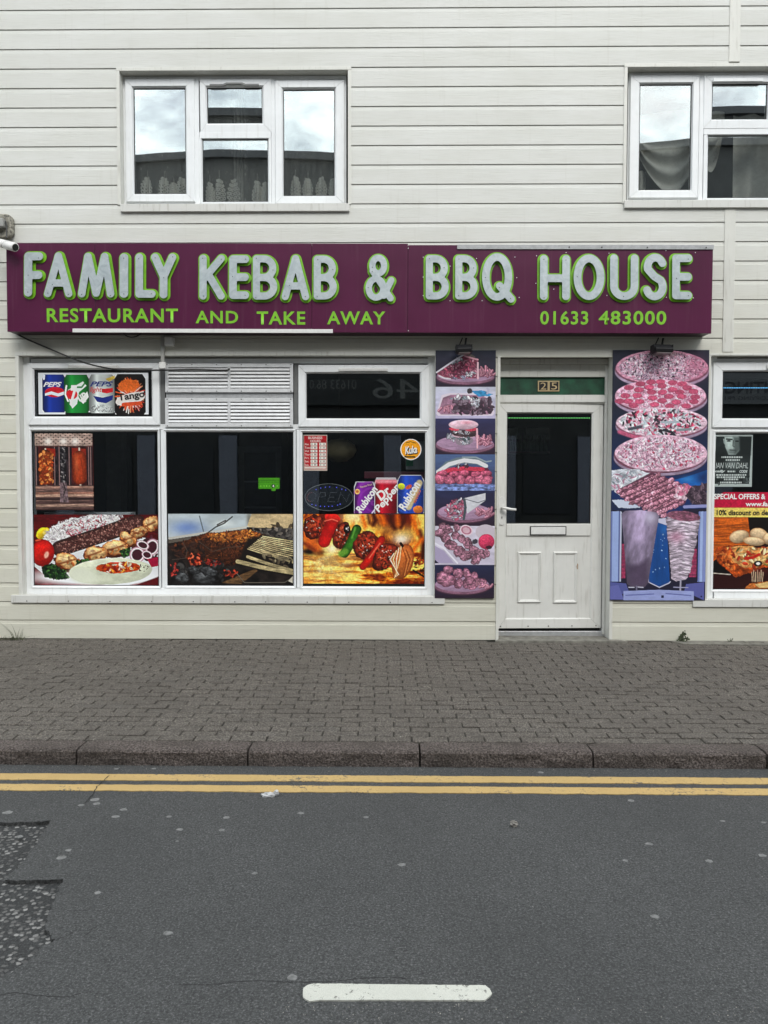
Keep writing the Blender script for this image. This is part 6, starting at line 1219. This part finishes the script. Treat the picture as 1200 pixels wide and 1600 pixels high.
# painted lines with ragged edges
YEL = m_paint_line('yellow_line_paint', (.50, .345, .14), .87); WHP = m_paint_line('white_line_paint', (.56, .56, .50), .85)
def ragged(y0, y1, x0, x1, amp, seed, step=.012):
    r_ = random.Random(seed); a, b_ = [], []
    n_ = int((x1 - x0) / step)
    for k in range(n_ + 1):
        x = x0 + (x1 - x0) * k / n_
        q = lambda o_: amp * (mnoise.noise((x * 9, o_, seed)) * 1.6 + mnoise.noise((x * 55, o_, seed)) * 1.1)
        a.append((x, y0 + q(1.3))); b_.append((x, y1 + q(7.7) * .7))
    return a, b_
def strip(name, y0, y1, x0, x1, amp, seed, mat, z0, z1, slope=0):
    a, b_ = ragged(y0, y1, x0, x1, amp, seed); n_ = len(a); v = [(x, y + slope * x, z1) for x, y in a + b_]; f = [(k, k + 1, n_ + k + 1, n_ + k) for k in range(n_ - 1)]
    v2 = [(x, y + slope * x, z0) for x, y in a + b_]; f += [(2 * n_ + k, 2 * n_ + k + 1, k + 1, k) for k in range(n_ - 1)]
    return MB().add(v + v2, f).build(name, mat, road, fix=False)
for s_, (pa, pb) in enumerate(((1222.5, 1212.8), (1239.2, 1229.3))):
    strip('yellow_line', G(600, pa, Z_ROAD).y, G(600, pb, Z_ROAD).y, -9, 9, .0042, s_ + 3, YEL, Z_ROAD - .001, Z_ROAD + .0035)
wl = [G(x_, y_, Z_ROAD) for x_, y_ in ((473, 1553), (474, 1546), (480, 1541.5), (490, 1539), (520, 1539), (600, 1540), (700, 1541), (758, 1541.5), (765, 1547), (768.5, 1554), (764, 1560), (757, 1565), (720, 1565), (640, 1564.5), (560, 1564.5), (500, 1564.5), (484, 1566.5), (477, 1563), (473.5, 1559))]
wp = []
for a, b_ in zip(wl, wl[1:] + wl[:1]):
    n_ = max(1, int((b_ - a).length / .008))
    for k in range(n_): p = a + (b_ - a) * k / n_; wp.append((p.x + .0012 * mnoise.noise((p.x * 60, p.y * 60, 1)), p.y + .0022 * mnoise.noise((p.x * 60, p.y * 60, 4))))
top_poly(wp, 'white_line', WHP, Z_ROAD - .001, Z_ROAD + .0045, road)
# other give-way marks beyond the frame, same spacing
for k in (-2, -1, 1, 2): top_poly([(x + k * 1.66, y) for x, y in wp], 'white_line', WHP, Z_ROAD - .001, Z_ROAD + .0045, road)
# cracks sunk into the surface are shown as thin bitumen lines
CRK = simple('crack_bitumen', (.012, .012, .012), .9)
def crack(px, wd, seed, z=Z_ROAD, parent=None):
    r_ = random.Random(seed); P = []
    for (a, b_), (c, d) in zip(px[:-1], px[1:]):
        n_ = max(2, int(math.hypot(c - a, (d - b_) * 2) / 5))
        for k in range(n_): t = k / n_; P.append(G(a + (c - a) * t + r_.uniform(-1.1, 1.1), b_ + (d - b_) * t + r_.uniform(-.5, .5), z))
    P.append(G(*px[-1], z)); v, f = [], []
    for k, p in enumerate(P):
        t = (P[min(k + 1, len(P) - 1)] - P[max(k - 1, 0)]).normalized(); nrm = Vector((-t.y, t.x, 0)); w_ = wd * r_.uniform(.35, 1.2) * (1 if 0 < k < len(P) - 1 else .1)
        v += [p + nrm * w_ + Vector((0, 0, .0006)), p - nrm * w_ + Vector((0, 0, .0006))]
    f = [(2 * k, 2 * k + 1, 2 * k + 3, 2 * k + 2) for k in range(len(P) - 1)]
    MB().add(v, f).build('crack', CRK, road, fix=False)
crack([(131, 1256), (142, 1245), (152, 1229), (160, 1222), (172, 1211)], .0026, 1, Z_ROAD + .0038)
crack([(-5, 1556), (25, 1551), (60, 1556), (105, 1558), (130, 1551)], .0018, 2)
crack([(275, 1538), (330, 1539), (360, 1535), (405, 1532), (450, 1535), (520, 1534), (560, 1529), (610, 1527), (640, 1530)], .0018, 3)
crack([(130, 1465), (150, 1447), (168, 1442)], .0014, 4); crack([(105, 1423), (150, 1422), (190, 1428)], .001, 5); crack([(86, 1470), (105, 1462), (125, 1450)], .0014, 6)
crack([(1186, 1213), (1191, 1220)], .003, 8, Z_ROAD + .0038); crack([(52, 1375), (75, 1375.5), (99, 1373.5)], .0015, 9); crack([(40, 1284), (60, 1284.5), (80, 1282)], .002, 10)
# trodden chewing gum
GUM = simple('old_chewing_gum', (.20, .20, .195), .8, 0, .25, 60)
for k, (px, py, r_) in enumerate([(12, 1269.5, 8), (148, 1249.5, 8), (151, 1256, 6), (127, 1258, 5), (193, 1265, 6.5), (180, 1276, 6.5), (264, 1276, 5), (354, 1277.5, 6), (281, 1296, 6), (277, 1314.5, 3), (107, 1328.5, 5), (95, 1340, 8), (153, 1395, 5.5), (262, 1458, 7.5), (398, 1364.5, 5), (346, 1297, 5), (470, 1270.5, 6), (572, 1277, 5), (628, 1351, 7), (986, 1251, 6), (1014, 1318.5, 6), (1129, 1283, 4), (1193, 1285.5, 4), (977, 1344.5, 4.5), (1108, 1345.5, 6), (1191, 1336.5, 6), (1023, 1432, 7), (457, 1527, 9), (31, 1307, 5), (1180, 1199, 5), (240, 1201, 4), (182, 1201.5, 4), (845, 1207, 5)]):
    c = G(px, py, Z_ROAD); rad = r_ / FPX * (c - _C).length * .95; rg = random.Random(k + 90); n_ = 12
    ring = [(c.x + rad * math.cos(a * 2 * math.pi / n_) * rg.uniform(.75, 1.15), c.y + rad * .8 * math.sin(a * 2 * math.pi / n_) * rg.uniform(.75, 1.15)) for a in range(n_)]
    v = [(x, y, Z_ROAD - .001) for x, y in ring] + [(c.x + (x - c.x) * .8, c.y + (y - c.y) * .8, Z_ROAD + .0016) for x, y in ring]
    MB().add(v, [tuple(range(n_, 2 * n_))] + [(i, (i + 1) % n_, n_ + (i + 1) % n_, n_ + i) for i in range(n_)]).build('gum_spot', GUM, road)
# loose white grit along the near edge
rg = random.Random(11); m = MB()
def grit(x, y, z, s_):
    a = rg.uniform(0, 6); q = [(x + s_ * math.cos(a + k * 2.1) * rg.uniform(.6, 1.2), y + s_ * math.sin(a + k * 2.1) * rg.uniform(.6, 1.2), z) for k in range(3)]
    m.add(q + [(x, y, z + s_ * .7)], [(0, 1, 3), (1, 2, 3), (2, 0, 3)])
for k in range(150):
    w_ = G(rg.uniform(380, 1200), rg.gauss(1578, 9), Z_ROAD); grit(w_.x, w_.y, Z_ROAD, rg.uniform(.0012, .0034))
for k in range(90):
    w_ = G(rg.uniform(0, 1200), rg.uniform(1245, 1560), Z_ROAD); grit(w_.x, w_.y, Z_ROAD, rg.uniform(.0012, .0026))
for k in range(240):
    y = rg.uniform(Y_KB, -.02); grit(rg.uniform(-3.6, 3.6), y, pave_z(y), rg.uniform(.0018, .0048))
for k in range(420):
    y = Y_KERB - .006 - abs(rg.gauss(0, .035)); grit(rg.uniform(-3.4, 3.4), y, Z_ROAD, rg.uniform(.0015, .0042))
for k in range(260): grit(rg.uniform(-3.6, 3.6), -.03 - abs(rg.gauss(0, .03)), pave_z(0) - .001, rg.uniform(.0016, .0045))
tag(m.build('loose_grit', simple('pale_grit', (.36, .34, .30), .8, 0, .42, 30)), 'pale loose grit scattered on road and pavement', 'grit', kind='stuff')
# far pavement and opposite ground (behind the viewer)
MB().box(-80, 80, -60, Y_KERB - 3.73, -.4, -.02).build('far_pavement', CONC)['kind'] = 'structure'
MB().box(-80, -14.01, Y_KB - .01, 60, -.4, -.02).build('pavement', CONC)['kind'] = 'structure'
MB().box(14.01, 80, Y_KB - .01, 60, -.4, -.02).build('pavement', CONC)['kind'] = 'structure'

# ---- litter, stone, weeds
c = G(422, 1244, Z_ROAD); lm = MB(); rl = random.Random(4)
FOIL = simple('crumpled_foil', (.62, .62, .62), .32, .3, .25, 60)
def blob(c, sx, sy, sz, seed, n=10, mth=6, amp=.45):
    v, f = [], []
    for i in range(mth + 1):
        t = math.pi * i / mth
        for k in range(n):
            a = 2 * math.pi * k / n; d_ = Vector((math.sin(t) * math.cos(a), math.sin(t) * math.sin(a), math.cos(t)))
            q = 1 + amp * mnoise.noise(d_ * 2.1 + Vector((seed, seed * .7, 0))) + amp * .6 * mnoise.noise(d_ * 5 + Vector((seed, 0, 0)))
            v.append((c[0] + d_.x * sx * q, c[1] + d_.y * sy * q, max(c[2] + d_.z * sz * q, Z_ROAD - .002) if c[2] < 0 else c[2] + d_.z * sz * q))
    for i in range(mth):
        for k in range(n): f.append((i * n + k, i * n + (k + 1) % n, (i + 1) * n + (k + 1) % n, (i + 1) * n + k))
    return v, f
v, f = blob((c.x - .008, c.y, Z_ROAD + .006), .035, .02, .012, 3, 14, 9, .35); m = MB().add(v, f); v, f = blob((c.x + .028, c.y + .008, Z_ROAD + .011), .014, .012, .016, 9, 10, 8, .35); m.add(v, f)
tag(m.build('litter_foil', FOIL), 'scrap of crumpled silver foil beside the lower yellow line', 'litter')
c = G(803, 1291, Z_ROAD); v, f = blob((c.x, c.y, Z_ROAD + .010), .016, .014, .014, 5, 12, 8, .5)
tag(MB().add(v, f).build('loose_stone', simple('grey_stone', (.30, .28, .25), .8, 0, .3, 60)), 'small loose stone on the road below the doorway', 'stone')
c = G(1176, 1004, -.004); MB_ = MB().zprism(-.008, .012, [(c.x - .085, c.y - .05), (c.x + .08, c.y - .05), (c.x + .09, c.y + .0), (c.x - .09, c.y + .0)])
tag(MB_.build('concrete_lump', CONC, bevel=.004), 'flat pale concrete lump at the wall foot at the right edge', 'concrete')
c0, c1 = G(1075, 1010, 0).x, 4.2
m = MB().zprism(-.006, .0035, [(c0, -.16), (c1, -.20), (c1, -.004), (c0 - .12, -.004)]); tag(m.build('concrete_patch', CONC), 'cracked cement patch along the wall under the right window', 'patch')
m = MB(); pts_ = [(jx0 - .02, -.085)] + [(jx0 + (jx1 - jx0 + .3) * k / 14, -.125 + .02 * math.sin(k * 2.1)) for k in range(15)] + [(jx1 + .33, -.03), (jx1 + .06, -.028), (jx1 + .11, -.088)]
LEAF = simple('weed_leaf', (.050, .070, .026), .6, 0, .3, 40); GRASSM = simple('dry_grass', (.085, .098, .045), .7, 0, .35, 30)
def blade(m, b, d, h, lean, w_):
    P = [Vector(b) + Vector((d[0] * lean * t ** 1.7, d[1] * lean * t ** 1.7, h * (t - .18 * t * t * (lean > h)))) for t in (0, .33, .66, 1)]
    s_ = Vector((-d[1], d[0], 0)); s_ = s_ if abs(s_.x) > .4 else Vector((1, 0, 0)); v = []
    for k, p in enumerate(P): q = w_ * (1 - k / 3.2); v += [p + s_ * q, p - s_ * q]
    m.add(v, [(0, 1, 3, 2), (2, 3, 5, 4), (4, 5, 7, 6)])
c = G(24, 998, 0); rw = random.Random(8); t = thing('grass_tuft', 'straggly dry grass tuft at the wall foot below the left window corner', 'weed', (c.x, -.03, 0))
gm = MB()
for (dx_, h, ln) in ((-.10, .19, .17), (-.07, .17, .14), (-.02, .15, .05), (.0, .11, .03), (-.09, .05, .10), (.10, .07, .26), (.12, .06, .2), (.07, .10, .03), (.11, .10, .02)):
    blade(gm, (c.x + .02 + dx_ * .35, -.04, -.004), (math.copysign(1, dx_), -.15), h, ln, .0032)
for k in range(150):
    a = rw.uniform(0, 6.28); blade(gm, (c.x + rw.gauss(-.02, .075), -.045 + rw.uniform(-.05, .012), -.004), (math.cos(a), -abs(math.sin(a)) * .6), rw.uniform(.01, .04), rw.uniform(.01, .045), .0025)
gm.build('blades', GRASSM, t)
def weed(px, label, n, s_, seed):
    c = G(px, 1001, 0); r_ = random.Random(seed); t = thing('wall_weed', label, 'weed', (c.x, -.03, 0)); st, lf = MB(), MB()
    for k in range(n):
        a = r_.uniform(0, math.pi); b = Vector((c.x + r_.gauss(0, s_ * .35), -.05 + r_.uniform(-.012, .01), -.004)); h = r_.uniform(.4, 1.15) * s_
        tip = b + Vector((math.cos(a) * s_ * .5, -.25 * s_ * math.sin(a), h)); st.tube([b, (b + tip) / 2 + Vector((0, -.004, .004)), tip], .0016, 5)
        for j in range(5):
            q = b.lerp(tip, .35 + .65 * j / 4); l = s_ * r_.uniform(.16, .26); an = r_.uniform(0, 6.28); u = Vector((math.cos(an), -.35, math.sin(an))).normalized(); w_ = Vector((-u.z, -.2, u.x)).normalized()
            lf.add([q, q + u * l * .35 + w_ * l * .42, q + u * l * .85 + w_ * l * .36, q + u * l + Vector((0, -.004, 0)), q + u * l * .85 - w_ * l * .36, q + u * l * .35 - w_ * l * .42], [(0, 1, 2, 3), (0, 3, 4, 5)])
    st.build('stem', GRASSM, t); lf.build('leaves', LEAF, t)
weed(1060, 'leafy green weed growing at the wall foot right of the door', 13, .085, 3); weed(1136, 'tiny sparse weed at the wall foot under the right window', 5, .035, 6)

# ================================================================== ACROSS THE STREET (seen in the glass)
YO = -15.0
def RX(px, py):   # mirror image: where the reflected ray through a pixel meets the opposite front
    d = ray(px, py); t = (.07 - _C.y) / d.y; p = _C + d * t; d2 = Vector((d.x, -d.y, d.z)); t2 = (YO - p.y) / d2.y; return p + d2 * t2
OPP = simple('dark_render', (.055, .055, .056), .8, 0, .2, 2); OPPD = simple('dark_shopfront', (.018, .020, .026), .4, 0, .2, 2)
ROOFM = simple('opposite_slates', (.06, .06, .065), .7)
ob = thing('opposite_building', 'dark rendered building across the street, reflected in the window glass', 'building', (0, YO, 0))
prof = [RX(-150, 262), RX(60, 252), RX(211, 244), RX(330, 235), RX(430, 236), RX(523, 241), RX(700, 250), RX(860, 240), RX(997, 226.5), RX(1090, 217), RX(1200, 215), RX(1450, 212)]
pp = [(-24, prof[0].z - .6)] + [(p.x, p.z) for p in prof] + [(24, prof[-1].z + .1)]
v, f = [], []
m = MB()
for (xa, za), (xb, zb) in zip(pp[:-1], pp[1:]): m.add([(xa, YO, -.1), (xb, YO, -.1), (xb, YO, zb), (xa, YO, za), (xa, YO - 9, -.1), (xb, YO - 9, -.1), (xb, YO - 9, zb - 1.5), (xa, YO - 9, za - 1.5)], [(0, 1, 2, 3), (4, 7, 6, 5), (3, 2, 6, 7)])
m.build('wall', OPP, ob)
m = MB()
for (xa, za), (xb, zb) in zip(pp[:-1], pp[1:]): m.add([(xa, YO + .14, za - .22), (xb, YO + .14, zb - .22), (xb, YO + .14, zb - .02), (xa, YO + .14, za - .02), (xa, YO + .001, za - .22), (xb, YO + .001, zb - .22), (xb, YO + .001, zb + .01), (xa, YO + .001, za + .01)], [(0, 1, 2, 3), (0, 4, 5, 1), (3, 2, 6, 7)])
m.build('gutter', ROOFM, ob)
for k in range(-5, 6):
    box('pilaster', simple('blue_grey_pilaster', (.22, .23, .29), .6) if k == -5 else MATS['blue_grey_pilaster'], ob, k * 2.35 - .28, k * 2.35 + .22, YO + .001, YO + .09, -.02, 2.75)
for k in range(-5, 5):
    box('shop_glass', OPPD, ob, k * 2.35 + .45, k * 2.35 + 1.9, YO + .001, YO + .03, .5, 2.5, .01)
    o_ = box('window', OPPD, ob, k * 2.35 + .6, k * 2.35 + 1.7, YO + .001, YO + .03, 4.3, 5.9, .01); box('sill', OPP, o_, k * 2.35 + .5, k * 2.35 + 1.8, YO + .001, YO + .14, 4.2, 4.295)
SGN = simple('opposite_sign_dark', (.030, .032, .034), .5); SGT = simple('opposite_sign_letters', (.22, .22, .215), .6); SGG = simple('opposite_sign_grey', (.20, .205, .22), .5); SGB = simple('opposite_sign_black', (.02, .02, .03), .5)
a, b_ = RX(380, 580), RX(760, 634); box('sign_panel', SGN, ob, a.x, b_.x, YO + .1, YO + .16, b_.z, a.z)
a, b_ = RX(484, 594.5), RX(557, 609); put_text('lettering', '01633 86.0', [a.x, b_.x, b_.z, a.z], YO + .163, SGT, ob, mirror=True)
a, b_ = RX(582, 592), RX(655, 624); put_text('lettering', '46', [a.x, b_.x, b_.z, a.z], YO + .163, SGT, ob, mirror=True)
a, b_ = RX(1060, 584), RX(1330, 632); box('sign_panel', SGG, ob, a.x, b_.x, YO + .1, YO + .16, b_.z, a.z)
a, b_ = RX(1129, 597), RX(1207, 616); put_text('lettering', 'NTING', [a.x, b_.x, b_.z, a.z], YO + .163, SGB, ob, .02, mirror=True)
a, b_ = RX(1129, 620), RX(1226, 626); put_text('lettering', 'SCANNING COPYING PRINTING'[5:20], [a.x, b_.x, b_.z, a.z], YO + .163, SGB, ob, .01, mirror=True)
